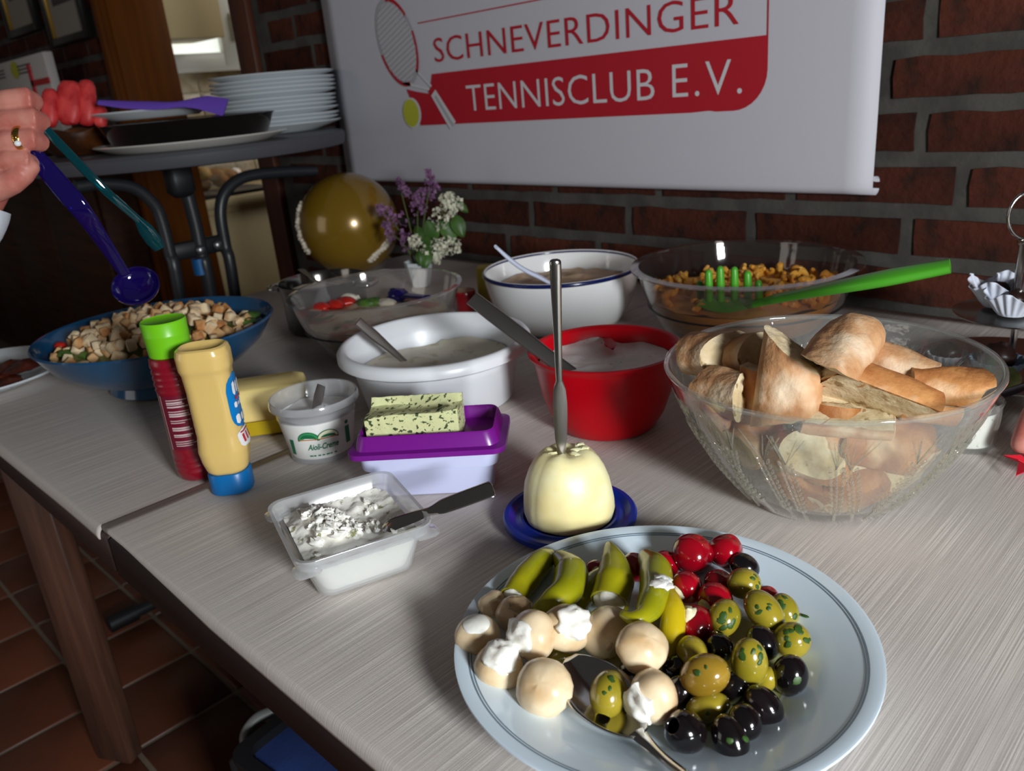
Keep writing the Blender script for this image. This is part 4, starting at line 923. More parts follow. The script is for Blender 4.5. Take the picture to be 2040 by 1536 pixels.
h = flat([(.0265, .014, 0), (.0325, .014, 0), (.0325, .034, 0), (.0265, .034, 0)]); oncup('print_green', 'printed_panel', h, .0006)
h = flat(fan(.0295, .0385, .0022, .0022, 0, 2*PI)); oncup('print_green', 'printed_panel', h, .0006)
h = flat([(-.036, .010, 0), (-.031, .010, 0), (-.031, .028, 0), (-.036, .028, 0)]); oncup('print_green', 'printed_panel', h, .0006)
a = at(640, 768, z=P.z+.076); b = at(629, 815, z=P.z+.049)
knife('tea_spoon', 'small steel spoon standing in the aioli cup', [a, lerp(a, b, .5), b, b+(b-a)*.3], [(.0045, .001), (.0056, .001), (.0042, .0014), (.003, .0014)], (.6, -.6, .5), cat='spoon')

# yellow butter tub behind the mustard bottle
P = V(-.831, .400, Z0); rzb = .95
mat('yellow_plastic', (206, 178, 24), .3, sss=.1); mat('butter_block', (238, 214, 140), .5, sss=.3, sssr=.008, bump=.2, bscale=60)
t_ = thing('yellow_tub', 'yellow plastic butter tub behind the aioli cup', 'dish', P, rzb)
g = G(); g.loft([(0, .050, .026, .010), (.003, .054, .030, .012), (.017, .058, .034, .013), (.019, .060, .036, .013), (.020, .059, .035, .013), (.018, .055, .031, .012), (.005, .051, .027, .010)], n=6); g.lpart('tray', MATS['yellow_plastic'], t_)
t_ = thing('butter_block', 'large pale yellow butter block on the yellow base', 'butter', P+V(0, 0, .0075), rzb)
g = G(); L_ = [(0, .048, .024, .006), (.02, .050, .026, .007), (.040, .050, .026, .008), (.046, .049, .0245, .010), (.048, .045, .021, .012)]; g.loft(L_, n=8); g.jit(.0022, 38, 3); g.lpart('block', MATS['butter_block'], t_)

# mustard squeeze bottle, standing on its blue cap
P = V(-.716, .297, Z0)
mat('mustard', (226, 192, 116), .22, coat=.6, sss=.15, sssr=.006); mat('cap_blue', (0, 102, 168), .35); mat('label_blue', (0, 122, 196), .35); mat('label_white', (236, 236, 236), .35); mat('label_red', (196, 24, 44), .4)
tilt = Matrix.Translation(P) @ Matrix.Rotation(-.03, 4, 'X') @ Matrix.Rotation(-.015, 4, 'Y')
t_ = thing('mustard_bottle', 'upside down squeeze bottle of yellow mustard standing on its blue cap', 'bottle', P, math.radians(50))
g = G(); g.loft([(0, .0185, .0165, .014), (.001, .0198, .0178, .015), (.020, .0200, .0180, .015), (.0215, .0190, .0170, .014)], n=10); g.lpart('cap', MATS['cap_blue'], t_)
MB_ = [(.0216, .0175, .0155, .013), (.024, .0195, .0170, .014), (.034, .0220, .0190, .015), (.045, .0232, .0196, .015), (.052, .0222, .0186, .014), (.060, .0212, .0172, .013), (.085, .0212, .0165, .012), (.105, .0212, .0165, .012), (.122, .0220, .0180, .013), (.127, .0238, .0198, .015), (.140, .0240, .0200, .015), (.1455, .0228, .0188, .015), (.147, .0205, .0165, .014), (.1445, .0180, .0140, .012), (.140, .012, .008, .007), (.139, .004, .003, .002)]
# smooth resample
RS = []
for i in range(61):
    q = lerpl(MB_, 121)[i*2]; RS.append(q)
g = G(); g.loft(RS, n=10); g.lpart('bottle', MATS['mustard'], t_, ang=70)
def wrap(z, s_, off=.0005):
    k = [q for q in RS[:52]]; j = min(range(len(k)), key=lambda i: abs(k[i][0]-z)); _, hx, hy, r = k[j]
    # right hand (+x) face of the bottle, s_ = offset along y
    y = s_; ex = hx if abs(y) < hy-r else hx-r+math.sqrt(max(0, r*r-(abs(y)-(hy-r))**2))
    return V(ex+off, y, z)
def labelpatch(m, name, z0, z1, s0, s1, off, n=14, mm=8, round_=True):
    v = []; f = []
    for i in range(n+1):
        u = i/n; z = lerp(z0, z1, u); k = math.sqrt(max(0, 1-abs(2*u-1)**6)) if round_ else 1
        for j in range(mm+1): v.append(wrap(z, lerp(s0, s1, .5+(j/mm-.5)*k), off))
    for i in range(n):
        for j in range(mm): a = i*(mm+1)+j; f.append((a, a+1, a+mm+2, a+mm+1))
    g = G(); g.add(v, f); return g.lpart(name, MATS[m], t_, ang=80)
labelpatch('label_blue', 'label', .064, .119, -.0145, .0148, .0011)
labelpatch('label_white', 'label', .046, .064, -.0140, .0145, .0014)
for (z0, z1, s0, s1, m) in ((.098, .112, -.010, .010, 'label_white'), (.093, .097, -.008, .009, 'label_red'), (.086, .092, -.011, .006, 'label_white'), (.070, .080, -.012, .012, 'label_white')):
    for q in range(3):
        a = lerp(s0, s1, q/3); labelpatch(m, 'printed_letter', z0+.001*(q % 2), z1-.0012*(q % 2), a, lerp(s0, s1, (q+.7)/3), .0019, 6, 3)
for q in range(3):
    a = -.010+q*.0075; labelpatch('label_red', 'printed_letter', .051, .059, a, a+.0032, .0019, 5, 3, False)
labelpatch('label_red', 'printed_letter', .0605, .062, -.011, .011, .0019, 3, 5, False)

# ketchup bottle
P = V(-.776, .291, Z0)
mat('ketchup_red', (132, 14, 34), .3, coat=.4); mat('cap_green', (118, 202, 26), .35); mat('label_dark', (110, 14, 40), .4); mat('label_text', (196, 176, 176), .5)
t_ = thing('ketchup_bottle', 'dark red ketchup bottle with bright green cap behind the mustard bottle', 'bottle', P)
pr = [(0, 0.001), (.016, 0), (.0195, .003), (.0212, .010)]
for k in range(3): z = .012+.006*k; pr += [(.0215, z), (.0206, z+.002), (.0215, z+.004)]
pr += [(.0212, .036), (.0212, .095)]
for k in range(4): z = .098+.0062*k; pr += [(.0219, z), (.0208, z+.0022), (.0219, z+.0044)]
pr += [(.0217, .124), (.0212, .1285), (.0195, .130), (0, .130)]
g = G(); g.lathe(pr, 48, P); g.part('bottle', MATS['ketchup_red'], t_, ang=70)
g = G(); g.lathe([(0, .1305), (.0190, .1305), (.0198, .1315), (.0208, .151), (.0210, .152), (.0208, .1525), (.0212, .164), (.0204, .1652), (.0186, .1640), (0, .1636)], 56, P); g.part('cap', MATS['cap_green'], t_, ang=35)
fa2 = math.atan2(-P.y, -P.x)-.1
g = G(); 
def kc(s_, z, r): a = fa2+s_/.0212; return V(P.x+r*math.cos(a), P.y+r*math.sin(a), P.z+z)
v = [kc(lerp(-.022, .022, i/16), z, .0215) for z in (.037, .094) for i in range(17)]; g.add(v, [(i, i+1, 18+i, 17+i) for i in range(16)]); g.part('label', MATS['label_dark'], t_, ang=80)
rr = random.Random(6); z = .090
while z > .042:
    w = rr.uniform(.6, 1)*.022; hgt = .0016 if rr.random() < .3 else .0009
    g = G(); v = [kc(lerp(-.014, -.014+w, i/6), zz, .0217) for zz in (z-hgt, z) for i in range(7)]; g.add(v, [(i, i+1, 8+i, 7+i) for i in range(6)]); g.part('print_line', MATS['label_text'], t_, smooth=False)
    z -= .0022 if rr.random() < .75 else .0052
g = G(); v = [kc(s_, zz, .0218) for zz in (.037, .094) for s_ in (-.0205, -.0195)]; g.add(v, [(0, 1, 3, 2)]); g.part('print_line', MATS['label_text'], t_, smooth=False)

# herb quark tub in front
P = V(-.506, .2935, Z0); rt = math.radians(71.5)
t_ = thing('dip_tub', 'square clear plastic tub of white herb cream cheese in the foreground', 'tub', P, rt)
OUT = [(0.0, .034, .037, .010), (.0015, .0375, .0405, .012), (.022, .0435, .0465, .013), (.034, .0475, .0500, .0135), (.034, .0515, .0545, .014), (.0425, .0535, .0570, .014), (.0437, .0530, .0565, .014), (.0432, .0505, .0535, .013), (.034, .0465, .0490, .0125), (.022, .0425, .0455, .012), (.003, .0365, .0395, .011), (.0022, .034, .037, .010)]
g = G(); g.loft(OUT, n=7); g.lpart('tub', MATS['frost_tub'], t_, ang=40)
for sx, sy in ((1, -1), (-1, -1), (-1, 1)):
    g = G(); g.loft([(.033, .009, .009, .004), (.0345, .010, .010, .005), (.0352, .009, .009, .004)], c=(sx*.0455, sy*.049), n=4); g.lpart('corner_tab', MATS['frost_tub'], t_)
mat('quark', (244, 240, 226), .6, sss=.3, sssr=.005, col3=(120, 130, 96), scale3=120, lo3=.66, hi3=.70, bump=.25, bscale=110, stretch=(1, 1, .6))
mat('quark_top', (250, 246, 236), .6, sss=.15, sssr=.005, col3=(150, 150, 110), scale3=110, lo3=.64, hi3=.70, bump=.5, bscale=130)
t_ = thing('herb_cream_cheese', 'white herb cream cheese heaped in the clear square tub', 'cream cheese', P, rt)
g = G(); g.loft([(.0036, .0335, .0365, .010), (.022, .0408, .0438, .012), (.0325, .0436, .0464, .012)], n=7, cap1=False); g.lpart('cheese_body', MATS['quark'], t_)
nxx = 40; v = []; f = []
def qh(x, y):
    bowlish = -.006*math.exp(-(((x-.012)/.022)**2+((y-.004)/.03)**2))
    heap = .013*math.exp(-(((x+.012)/.016)**2+((y+.006)/.02)**2))+.010*math.exp(-(((x+.026)/.014)**2+((y-.020)/.02)**2))
    edge = .004*(max(abs(x)/.0435, abs(y)/.0465))**6
    return .0318+bowlish+heap*.95+edge*.4+.0022*nz(x*90, y*90, 3)+.0016*nz(x*230, y*230, 1)
for i in range(nxx+1):
    for j in range(nxx+1):
        x = lerp(-.0436, .0436, i/nxx); y = lerp(-.0464, .0464, j/nxx)
        rr_ = .012; ex = abs(x)-(.0436-rr_); ey = abs(y)-(.0464-rr_)
        if ex > 0 and ey > 0:
            d_ = math.hypot(ex, ey)
            if d_ > rr_: x = math.copysign(.0436-rr_+ex/d_*rr_, x); y = math.copysign(.0464-rr_+ey/d_*rr_, y)
        v.append((x, y, qh(x, y)))
for i in range(nxx):
    for j in range(nxx): a = i*(nxx+1)+j; f.append((a, a+nxx+1, a+nxx+2, a+1))
g = G(); g.add(v, f); g.lpart('cheese_surface', MATS['quark_top'], t_, ang=80)
rr = random.Random(12); g = G()
for k in range(90):
    if k < 55: x, y = rr.gauss(-.014, .009), rr.gauss(-.002, .014)
    else: x, y = rr.uniform(-.036, .034), rr.uniform(-.038, .038)
    if abs(x) > .0335 or abs(y) > .036: continue
    sc = rr.uniform(.7, 1.3)*(1 if k < 55 else .7); g.blob((x, y, qh(x, y)+.0006+rr.uniform(0, .0025)*(k < 55)), (.0050*sc, .0030*sc, .0026*sc), 10, 7, .75, 2.8, k, rot=(Matrix.Rotation(rr.uniform(0, 6), 3, 'Z') @ Matrix.Rotation(rr.uniform(-.7, .7), 3, 'Y')).to_quaternion())
g.lpart('cheese_shreds', MATS['quark_top'], t_, kind='stuff')
a = at(984, 972, z=.806); m1 = at(868, 1014, z=.7965); b = at(780, 1046, z=.786)
t2 = thing('spreading_knife', 'dark gleaming spreading knife lying across the rim of the dip tub', 'knife', a)
B_ = bez([a, lerp(a, m1, .1), lerp(a, m1, .75), m1, lerp(m1, b, .15)], 24); g = G(); g.sweep(B_, lerpl([(.0040, .0014), (.0090, .0017), (.0088, .0017), (.0078, .0017), (.0050, .0018), (.0042, .0016)], len(B_)), 14, up=(.1, -.35, .93), sq=2.6); g.part('handle', MATS['steel'], t2)
B_ = bez([lerp(m1, b, .1), lerp(m1, b, .45), b, lerp(m1, b, 1.2)+V(0, 0, -.002)], 18); g = G(); g.sweep(B_, lerpl([(.0042, .0015), (.0062, .0012), (.0072, .0009), (.0050, .0007)], len(B_)), 12, up=(.1, -.35, .93)); g.part('blade', MATS['steel'], t2)
# ------------------------------------------------------------------ platter of pickled things
PP = V(-.248, .345, Z0); PR = .1285
mat('plate_blue', (222, 238, 250), .14, spec=.5, coat=.4); mat('line_grey', (120, 138, 152), .3)
t_ = thing('platter', 'large round white platter with thin grey rim lines, full of pickled vegetables', 'plate', PP)
g = G(); pr = [(0, .0015), (.070, 0), (.074, .0008), (.078, .004), (.100, .0105), (.120, .0165), (.1265, .0185), (.1285, .0200), (.1283, .0212), (.1265, .0214), (.118, .0192), (.100, .0140), (.084, .0092), (.0795, .0068), (.076, .0055), (.072, .0050), (0, .0048)]
g.lathe(pr, 128, PP); g.part('plate', MATS['plate_blue'], t_, ang=60)
def zr(r):
    P_ = [(.0795, .0068), (.084, .0092), (.100, .0140), (.118, .0192), (.1265, .0214)]
    for (a, za), (b, zb_) in zip(P_, P_[1:]):
        if a <= r <= b: return lerp(za, zb_, (r-a)/(b-a))
    return .0048
for r, w in ((.1195, .0005), (.1178, .0004), (.0788, .0004)):
    g = G(); g.lathe([(r-w, zr(r-w)+.0002), (r+w, zr(r+w)+.0002)], 160, PP); g.part('rim_line', MATS['line_grey'], t_, ang=80)
WZ = PP.z+.0048
glass('oil', (240, 232, 190), .03, boost=1.2)
g = G(); g.disc(PP+V(.018, .004, .0056), .058, None, 2, 48); o_ = g.part('oil_film', MATS['oil'], t_)
mat('mushroom', (236, 214, 178), .34, coat=.35, sss=.25, sssr=.006, col2=(206, 172, 126), scale=45, lo=.4, hi=.7, bump=.08, bscale=60); mat('mushroom_cut', (206, 178, 140), .45, sss=.2, col2=(186, 152, 112), scale=40, bump=.15, bscale=90)
mat('cream_cheese', (244, 240, 230), .5, sss=.3, sssr=.005, bump=.25, bscale=120)
mat('pepper_green', (166, 158, 18), .26, coat=.2, sss=.2, sssr=.004, col2=(140, 140, 14), scale=22, bump=.06, bscale=50); mat('pepper_yellow', (190, 166, 18), .24, coat=.25, sss=.2, sssr=.004)
mat('olive_green', (158, 140, 40), .18, coat=.7, sss=.15, sssr=.004, col2=(136, 124, 30), scale=40); mat('olive_amber', (158, 126, 40), .18, coat=.7, sss=.15, sssr=.004, col2=(136, 106, 30), scale=30)
mat('olive_black', (13, 10, 12), .14, coat=.8, col2=(22, 15, 17), scale=40, bump=.1, bscale=80); mat('olive_hole', (70, 54, 14), .5); mat('hole_dark', (14, 8, 10), .5)
mat('cherry_red', (160, 4, 26), .14, coat=.7, sss=.1, col2=(132, 3, 20), scale=20); mat('herb_fleck', (46, 78, 22), .5); mat('feta', (232, 220, 186), .6, sss=.2, bump=.4, bscale=160)
def flecks(obj, n, a, b, seed, m='herb_fleck', face=None):
    rr = random.Random(seed); 
    for k in range(n):
        d = Vector((rr.gauss(0, 1), rr.gauss(0, 1), rr.gauss(0, 1))).normalized()
        if face is not None:
            d = (face*1.2+d*.8).normalized()
        ls = obj.matrix_basis.to_quaternion().inverted() @ d if face is not None else d
        p = Vector((ls.x*b, ls.y*b, ls.z*a)); nrm = Vector((ls.x/b, ls.y/b, ls.z/a)).normalized()
        q = Vector((0, 0, 1)).rotation_difference(nrm); g = G(); w = rr.uniform(.0012, .0030)
        g.blob(p, (w, w*rr.uniform(.5, .9), .0004), 8, 5, .3, 2, seed+k, rot=q @ Matrix.Rotation(rr.uniform(0, 6), 3, 'Z').to_quaternion())
        g.lpart('herb_fleck', MATS[m], obj)
def olive(name, c, ax, a, b, m, label, group, hole=None, nf=0, seed=0, dimple=False, hm='olive_hole'):
    """ellipsoid along ax; hole = 1 opens the +ax end"""
    pr = []; n = 14
    for i in range(n+1):
        th = -PI/2+PI*i/n; pr.append((b*math.cos(th), a*math.sin(th)))
    pr[0] = (0, -a)
    if hole:
        hr = b*.36; pr = [p for p in pr if not (p[1] > 0 and p[0] < hr*1.15)]; zt_ = a*math.sqrt(1-(hr/b)**2)
        pr += [(hr*1.12, zt_*.992), (hr, zt_*.97), (hr*.9, zt_*.75), (hr*.85, zt_*.35), (0, zt_*.3)]
    else: pr[-1] = (0, a)
    g = G(); g.lathe(pr, 24, fn=lambda an, r, z: (r*(1+.04*nz(math.cos(an)*1.2+seed, math.sin(an)*1.2, z*90)), z))
    me = g.mesh(name, None, True, 60); o = link(name, me, MATS[m], None, c, qz(ax, seed)); meta(o, label, 'olive', group)
    if hole:
        hr = b*.36; g = G(); g.lathe([(hr*.97, a*.84), (hr*.86, a*.34), (0, a*.32)], 16); g.lpart('pit_hole', MATS[hm], o)
    if dimple:
        g = G()
        for q in range(2): g.blob((0, 0, a*.985), (b*.22, b*.04, .0004), 8, 5, rot=Matrix.Rotation(q*PI/2+.4, 3, 'Z').to_quaternion())
        for q in range(2):
            pass
        g.lpart('cut_cross', MATS['olive_hole'], o, kind='stuff')
    if nf: flecks(o, nf, a*1.0, b*1.0, seed*7+1, face=cdir(.1, .45, 1))
    return o
def dp(P): return (P-CAM).dot(FWD)
def placep(px, py, r, lay=0.0):
    """centre of a round thing of pixel radius r seen at (px,py), resting lay above the well"""
    z = WZ+.010
    for _ in range(4):
        P_ = at(px, py, z=z); rad = r*dp(P_)/F_PX; z = WZ+rad+lay
    return at(px, py, z=z), rad
# (px, py, long px, short px, axis in view (right, up, toward), colour, hole, flecks, layer, label)
OL = [
 (1482, 1163, 34, 31, (.9, .2, .4), 'olive_green', None, 5, .010, 'green olive with herbs touching the black olive at the back right'),
 (1443, 1230, 37, 32, (-.45, -.75, .55), 'olive_green', 1, 6, .010, 'pitted green olive, hole down, beside the red stuffed peppers'),
 (1522, 1217, 45, 33, (.5, -.62, .62), 'olive_green', 1, 4, .010, 'long green olive with round pit hole facing right, behind two others'),
 (1563, 1215, 34, 27, (.3, -.8, .4), 'olive_green', None, 4, .003, 'green olive with a big herb leaf, partly behind the long pitted one'),
 (1577, 1275, 38, 36, (.6, .3, .5), 'olive_green', None, 8, .002, 'rightmost green olive, thickly flecked with herbs'),
 (1493, 1320, 53, 36, (-.1, .96, .3), 'olive_green', None, 6, .012, 'large upright green olive in the centre right of the pile'),
 (1404, 1345, 52, 41, (.80, .42, .4), 'olive_amber', None, 2, .012, 'large amber olive with a cross cut, lying tilted in the pile'),
 (1378, 1300, 34, 31, (.1, -.5, .85), 'olive_green', 1, 0, .006, 'olive with dark open hole facing forward, above the amber olive'),
 (1410, 1410, 46, 30, (.9, .35, .2), 'olive_green', None, 2, .001, 'green olive low in the pile below the amber olive'),
 (1527, 1352, 26, 22, (.2, .9, .3), 'olive_green', None, 0, .002, 'small green olive half hidden behind the large upright one'),
 (1212, 1382, 45, 37, (-.30, -.80, .52), 'olive_green', 1, 5, .006, 'pitted green olive lying in the serving spoon'),
 (1112, 1306, 30, 20, (.9, .3, .1), 'olive_green', None, 0, .000, 'green olive mostly hidden under the mushrooms, beside the spoon'),
]
for k, (px, py, a, b, ax, m, hole, nf, lay, lab) in enumerate(OL):
    P_, rad = placep(px, py, b, lay); s = dp(P_)/F_PX
    olive('green_olive', P_, cdir(*ax), a*s*(1.06 if ax[2] > .5 else 1), b*s, m, lab, 'green olives on the platter', hole, nf, k+1, dimple=(m == 'olive_amber'), hm='hole_dark' if k == 7 else 'olive_hole')
BL = [
 (1483, 1129, 31, 26, (.8, -.5, .2), None, 0, .003, 'black olive at the back right beside the heart shaped red pepper'),
 (1520, 1280, 36, 30, (.5, -.75, .4), None, 0, .004, 'black olive between the long pitted and the rightmost green olive'),
 (1574, 1345, 42, 35, (.2, .95, .2), None, 1, .001, 'wrinkled black olive at the right edge of the pile'),
 (1432, 1290, 32, 29, (.3, .4, .8), None, 0, .004, 'black olive behind the amber olive, below the pitted green one'),
 (1521, 1405, 44, 33, (.7, -.65, .3), None, 0, .000, 'long black olive lying at the right front of the pile'),
 (1484, 1438, 36, 33, (.3, -.8, .5), None, 0, .003, 'dark brown black olive third from the front edge'),
 (1455, 1472, 48, 36, (.30, -.90, .35), None, 2, .000, 'black olive nearest the front rim, with a green fleck'),
 (1365, 1458, 46, 42, (-.7, .5, .5), 1, 0, .000, 'large opened black olive beside the spoon handle'),
 (1461, 1370, 36, 30, (.6, .4, .3), None, 0, .001, 'black olive between the amber and the large upright olive'),
 (1262, 1338, 32, 28, (.7, .3, .3), None, 0, .000, 'black olive peeking out below the smooth round mushroom'),
 (1353, 1380, 38, 30, (.3, .8, .3), None, 0, .000, 'black olive in the shade between mushroom and amber olive'),
 (1345, 1332, 30, 26, (.3, .6, .3), None, 0, .000, 'black olive at the foot of the long yellow pepper'),
]
for k, (px, py, a, b, ax, hole, nf, lay, lab) in enumerate(BL):
    P_, rad = placep(px, py, b, lay); s = dp(P_)/F_PX
    olive('black_olive', P_, cdir(*ax), a*s, b*s, 'olive_black', lab, 'black olives on the platter', hole, nf, k+40, hm='hole_dark')
# mushrooms -----------------------------------------------------------
def mushroom(px, py, r, ax, kind, label, lay=0.0, seed=0, sq=(1, 1, 1)):
    """ax: direction the stem side (with the filling) looks; kind: 'cap','disc','cheese','cut'"""
    P_, rad = placep(px, py, r, lay); d = cdir(*ax)
    t = thing('stuffed_mushroom', label, 'mushroom', P_, 0, 'mushrooms on the platter'); t.rotation_mode = 'QUATERNION'; t.rotation_quaternion = qz(d, seed)
    R_ = rad
    pr = [(0, -.86*R_)]
    for i in range(1, 15):
        th = -PI/2+i/14*(PI*.80); pr.append((R_*math.cos(th)*1.02, .86*R_*math.sin(th)))
    pr += [(.52*R_, .70*R_), (.44*R_, .60*R_), (0, .52*R_)]
    def fn(a, r_, z): k = 1+.12*nz(math.cos(a)*1.3+seed, math.sin(a)*1.3, z/R_*1.2)+.02*nz(math.cos(a)*5, math.sin(a)*5, seed); return r_*k, z*(1+.05*nz(math.cos(a)+seed*2, math.sin(a), 1))
    g = G(); g.lathe(pr, 32, fn=fn); g.lpart('cap', MATS['mushroom'], t)
    if kind == 'cap':
        g = G(); g.lathe([(0, .5*R_), (.38*R_, .55*R_), (.36*R_, .72*R_), (.28*R_, .80*R_), (0, .82*R_)], 20); g.lpart('stem', MATS['mushroom_cut'], t)
    elif kind == 'disc':
        g = G(); g.lathe([(0, .5*R_), (.60*R_, .62*R_), (.60*R_, .70*R_), (.55*R_, .76*R_), (0, .80*R_)], 32, fn=lambda a, r_, z: (r_*(1+.03*nz(math.cos(a)*2, math.sin(a)*2, 0)), z)); g.lpart('cream_cheese', MATS['cream_cheese'], t)
    elif kind == 'cheese':
        g = G(); g.blob((0, .05*R_, .60*R_), (.80*R_*sq[0], .72*R_*sq[1], .50*R_*sq[2]), 24, 16, .34, 1.9, seed*2.3+1); g.jit(.0007, 240, seed); g.lpart('cream_cheese', MATS['cream_cheese'], t)
    elif kind == 'cut':
        g = G(); g.blob((0, 0, .50*R_), (.72*R_, .66*R_, .34*R_), 20, 12, .35, 2, seed); g.lpart('stem', MATS['mushroom_cut'], t)
    return t
MU = [
 (951, 1268, 46, (-.05, .88, .42), 'disc', 'mushroom with a flat disc of cream cheese on top, leftmost on the platter', .001),
 (985, 1212, 34, (.4, .3, .5), 'cut', 'small brown mushroom at the upper left, behind the cheese disc one', .000),
 (1030, 1226, 42, (.2, .75, .5), 'cut', 'mushroom with stem side up in the shade below the stuffed green peppers', .000),
 (1062, 1265, 50, (-.88, .05, .45), 'cheese', 'mushroom with white cheese spilling to the left, in the group centre', .010),
 (1128, 1252, 49, (.35, .60, .62), 'cheese', 'mushroom with white cheese at its upper right, left of the split one', .008),
 (995, 1327, 49, (.05, .80, .50), 'cheese', 'mushroom with crumbly cheese on top at the lower left', .000),
 (1086, 1370, 57, (.25, -.45, -.75), 'cap', 'large smooth round mushroom in front, left of the spoon', .000),
 (1207, 1258, 54, (.45, -.35, .30), 'cut', 'mushroom split down the side, in shade right of the cheese ones', .000),
 (1279, 1291, 52, (-.2, -.6, -.6), 'cap', 'smooth round mushroom cap beside the long yellow pepper', .012),
 (1301, 1387, 53, (-.90, -.20, .35), 'cheese', 'mushroom lying in the spoon end with cheese to its lower left', .004),
]
for k, (px, py, r, ax, kd, lab, lay) in enumerate(MU): mushroom(px, py, r, ax, kd, lab, lay, k+.5)
# stuffed green peppers ------------------------------------------------
def pod(pts, rad, label, m='pepper_green', cheese=None, seed=0, lay0=.0, wr=0.0, flat=1.0):
    """pts: (px,py,height above well); rad in px"""
    W_ = [at(px, py, z=WZ+h) for px, py, h in pts]; s = dp(W_[0])/F_PX
    B_ = bez(W_, 24); R_ = [q*s for q in lerpl(rad, len(B_))]; org = W_[0]
    t = thing('green_pepper', label, 'pepper', org, 0, 'stuffed peppers on the platter')
    g = G(); n = 20
    if cheese == 'start':
        g.sweep(B_, R_, n, cap=False)
        m_ = len(B_)-1; d = (B_[-1]-B_[-2]).normalized(); e = G()
        i0 = len(g.v); g.v.append(B_[-1]+d*R_[-1]*.6); g.f += [((m_)*n+k, m_*n+(k+1) % n, i0) for k in range(n)]
        d0 = (B_[1]-B_[0]).normalized(); i1 = len(g.v)
        for k in range(n): g.v.append(B_[0]+(g.v[k]-B_[0])*.82+d0*.0008)
        for k in range(n): g.v.append(B_[0]+(g.v[k]-B_[0])*.80+d0*.006)
        for k in range(n):
            k2 = (k+1) % n; g.f.append((k2, k, i1+k, i1+k2)); g.f.append((i1+k2, i1+k, i1+n+k, i1+n+k2))
    else: g.capsule(B_, R_, n)
    g.jit(.0008, 60, seed); g.jit(.0003, 260, seed+1)
    g.part('pod', MATS[m], t)
    if cheese == 'start':
        d0 = (B_[1]-B_[0]).normalized(); g = G(); g.blob((0, 0, 0), (R_[0]*.82, R_[0]*.82, R_[0]*.42), 18, 12, .25, 2.5, seed); g.xf(Matrix.Translation(B_[0]+d0*.0006) @ qz(-d0).to_matrix().to_4x4()); g.part('cheese_filling', MATS['cream_cheese'], t)
    elif cheese == 'blob':
        c = at(1318, 1160, z=WZ+.034); g = G()
        for q, (dx, dy) in enumerate(((0, 0), (7, -4), (-8, 3), (9, 6), (0, -8))): g.blob(at(1318+dx, 1160+dy, z=WZ+.0425-.00012*dx), (.0048, .0040, .0016), 14, 8, .45, 2.5, q)
        g.part('cheese_filling', MATS['cream_cheese'], t)
    return t
pod([(1022, 1192, .016), (1050, 1150, .018), (1080, 1118, .018), (1100, 1106, .017)], [27, 30, 27, 14], 'green stuffed pepper farthest left, cut end with cheese toward the mushrooms', cheese='start', seed=1)
pod([(1118, 1112, .020), (1138, 1140, .022), (1130, 1175, .023), (1100, 1200, .022), (1074, 1214, .020)], [18, 33, 30, 24, 13], 'bent green pepper second from the left, tip pointing at the mushrooms', seed=2)
pod([(1150, 1205, .010), (1170, 1172, .011), (1196, 1150, .011)], [22, 25, 20], 'dark green pepper lying low, behind the split mushroom', seed=3)
pod([(1214, 1200, .020), (1224, 1160, .025), (1222, 1118, .029), (1213, 1084, .032)], [38, 40, 28, 8], 'upright pointed green pepper with cheese filled cut end facing forward', cheese='start', seed=4)
pod([(1290, 1112, .026), (1306, 1138, .029), (1306, 1172, .030), (1298, 1202, .032), (1282, 1226, .034), (1262, 1232, .035), (1244, 1226, .035)], [20, 31, 31, 26, 17, 13, 9], 'curled green pepper with a white cheese smear near its middle', cheese='blob', seed=5)
pod([(1331, 1178, .030), (1340, 1215, .026), (1338, 1262, .018), (1328, 1325, .008)], [14, 25, 24, 14], 'long thin yellow pepper standing right of the smooth mushroom', m='pepper_yellow', seed=6)
# red cherry peppers ----------------------------------------------------
def cherry(px, py, r, label, ax=None, lay=0.0, seed=0, heart=0.0):
    P_, R_ = placep(px, py, r, lay); t = thing('cherry_pepper', label, 'pepper', P_, 0, 'red cherry peppers on the platter'); t.rotation_mode = 'QUATERNION'; t.rotation_quaternion = qz(cdir(*(ax or (.3, .8, .3))), seed)
    pr = [(0, -R_*.95)]+[(R_*math.cos(-PI/2+PI*i/14)*1.02, R_*.95*math.sin(-PI/2+PI*i/14)) for i in range(1, 14)]
    if ax: pr = pr[:-2]+[(R_*.52, R_*.80), (R_*.42, R_*.70), (0, R_*.6)]
    else: pr += [(R_*.10, R_*.86), (0, R_*.80)]
    def fn(a, r_, z): k = 1+.05*nz(math.cos(a)*1.2+seed, math.sin(a)*1.2, z/R_)+heart*math.cos(2*a)*max(0, z/R_)*.5; return r_*k, z*(1+heart*.35*abs(math.cos(a))*(z > 0))
    g = G(); g.lathe(pr, 28, fn=fn); g.lpart('pepper', MATS['cherry_red'], t)
    if ax:
        g = G(); g.blob((0, 0, R_*.72), (R_*.52, R_*.48, R_*.36), 16, 10, .35, 2.5, seed); g.lpart('cheese_filling', MATS['feta'], t)
cherry(1380, 1103, 41, 'large shiny red cherry pepper at the back', None, .004, 1, .0)
cherry(1446, 1099, 35, 'heart shaped red cherry pepper at the back right', None, .002, 2, .25)
cherry(1264, 1130, 30, 'red cherry pepper squeezed between two green peppers', None, .002, 3)
cherry(1326, 1124, 28, 'dark red cherry pepper in shade behind the curled green pepper', None, .000, 4)
cherry(1368, 1170, 32, 'red cherry pepper with feta facing the curled green pepper', (-.8, -.35, .5), .006, 5)
cherry(1432, 1163, 29, 'red cherry pepper behind the herbed green olive, mostly hidden', None, .001, 6)
cherry(1424, 1196, 36, 'red cherry pepper with feta showing at its lower left', (-.8, -.35, .5), .004, 7)
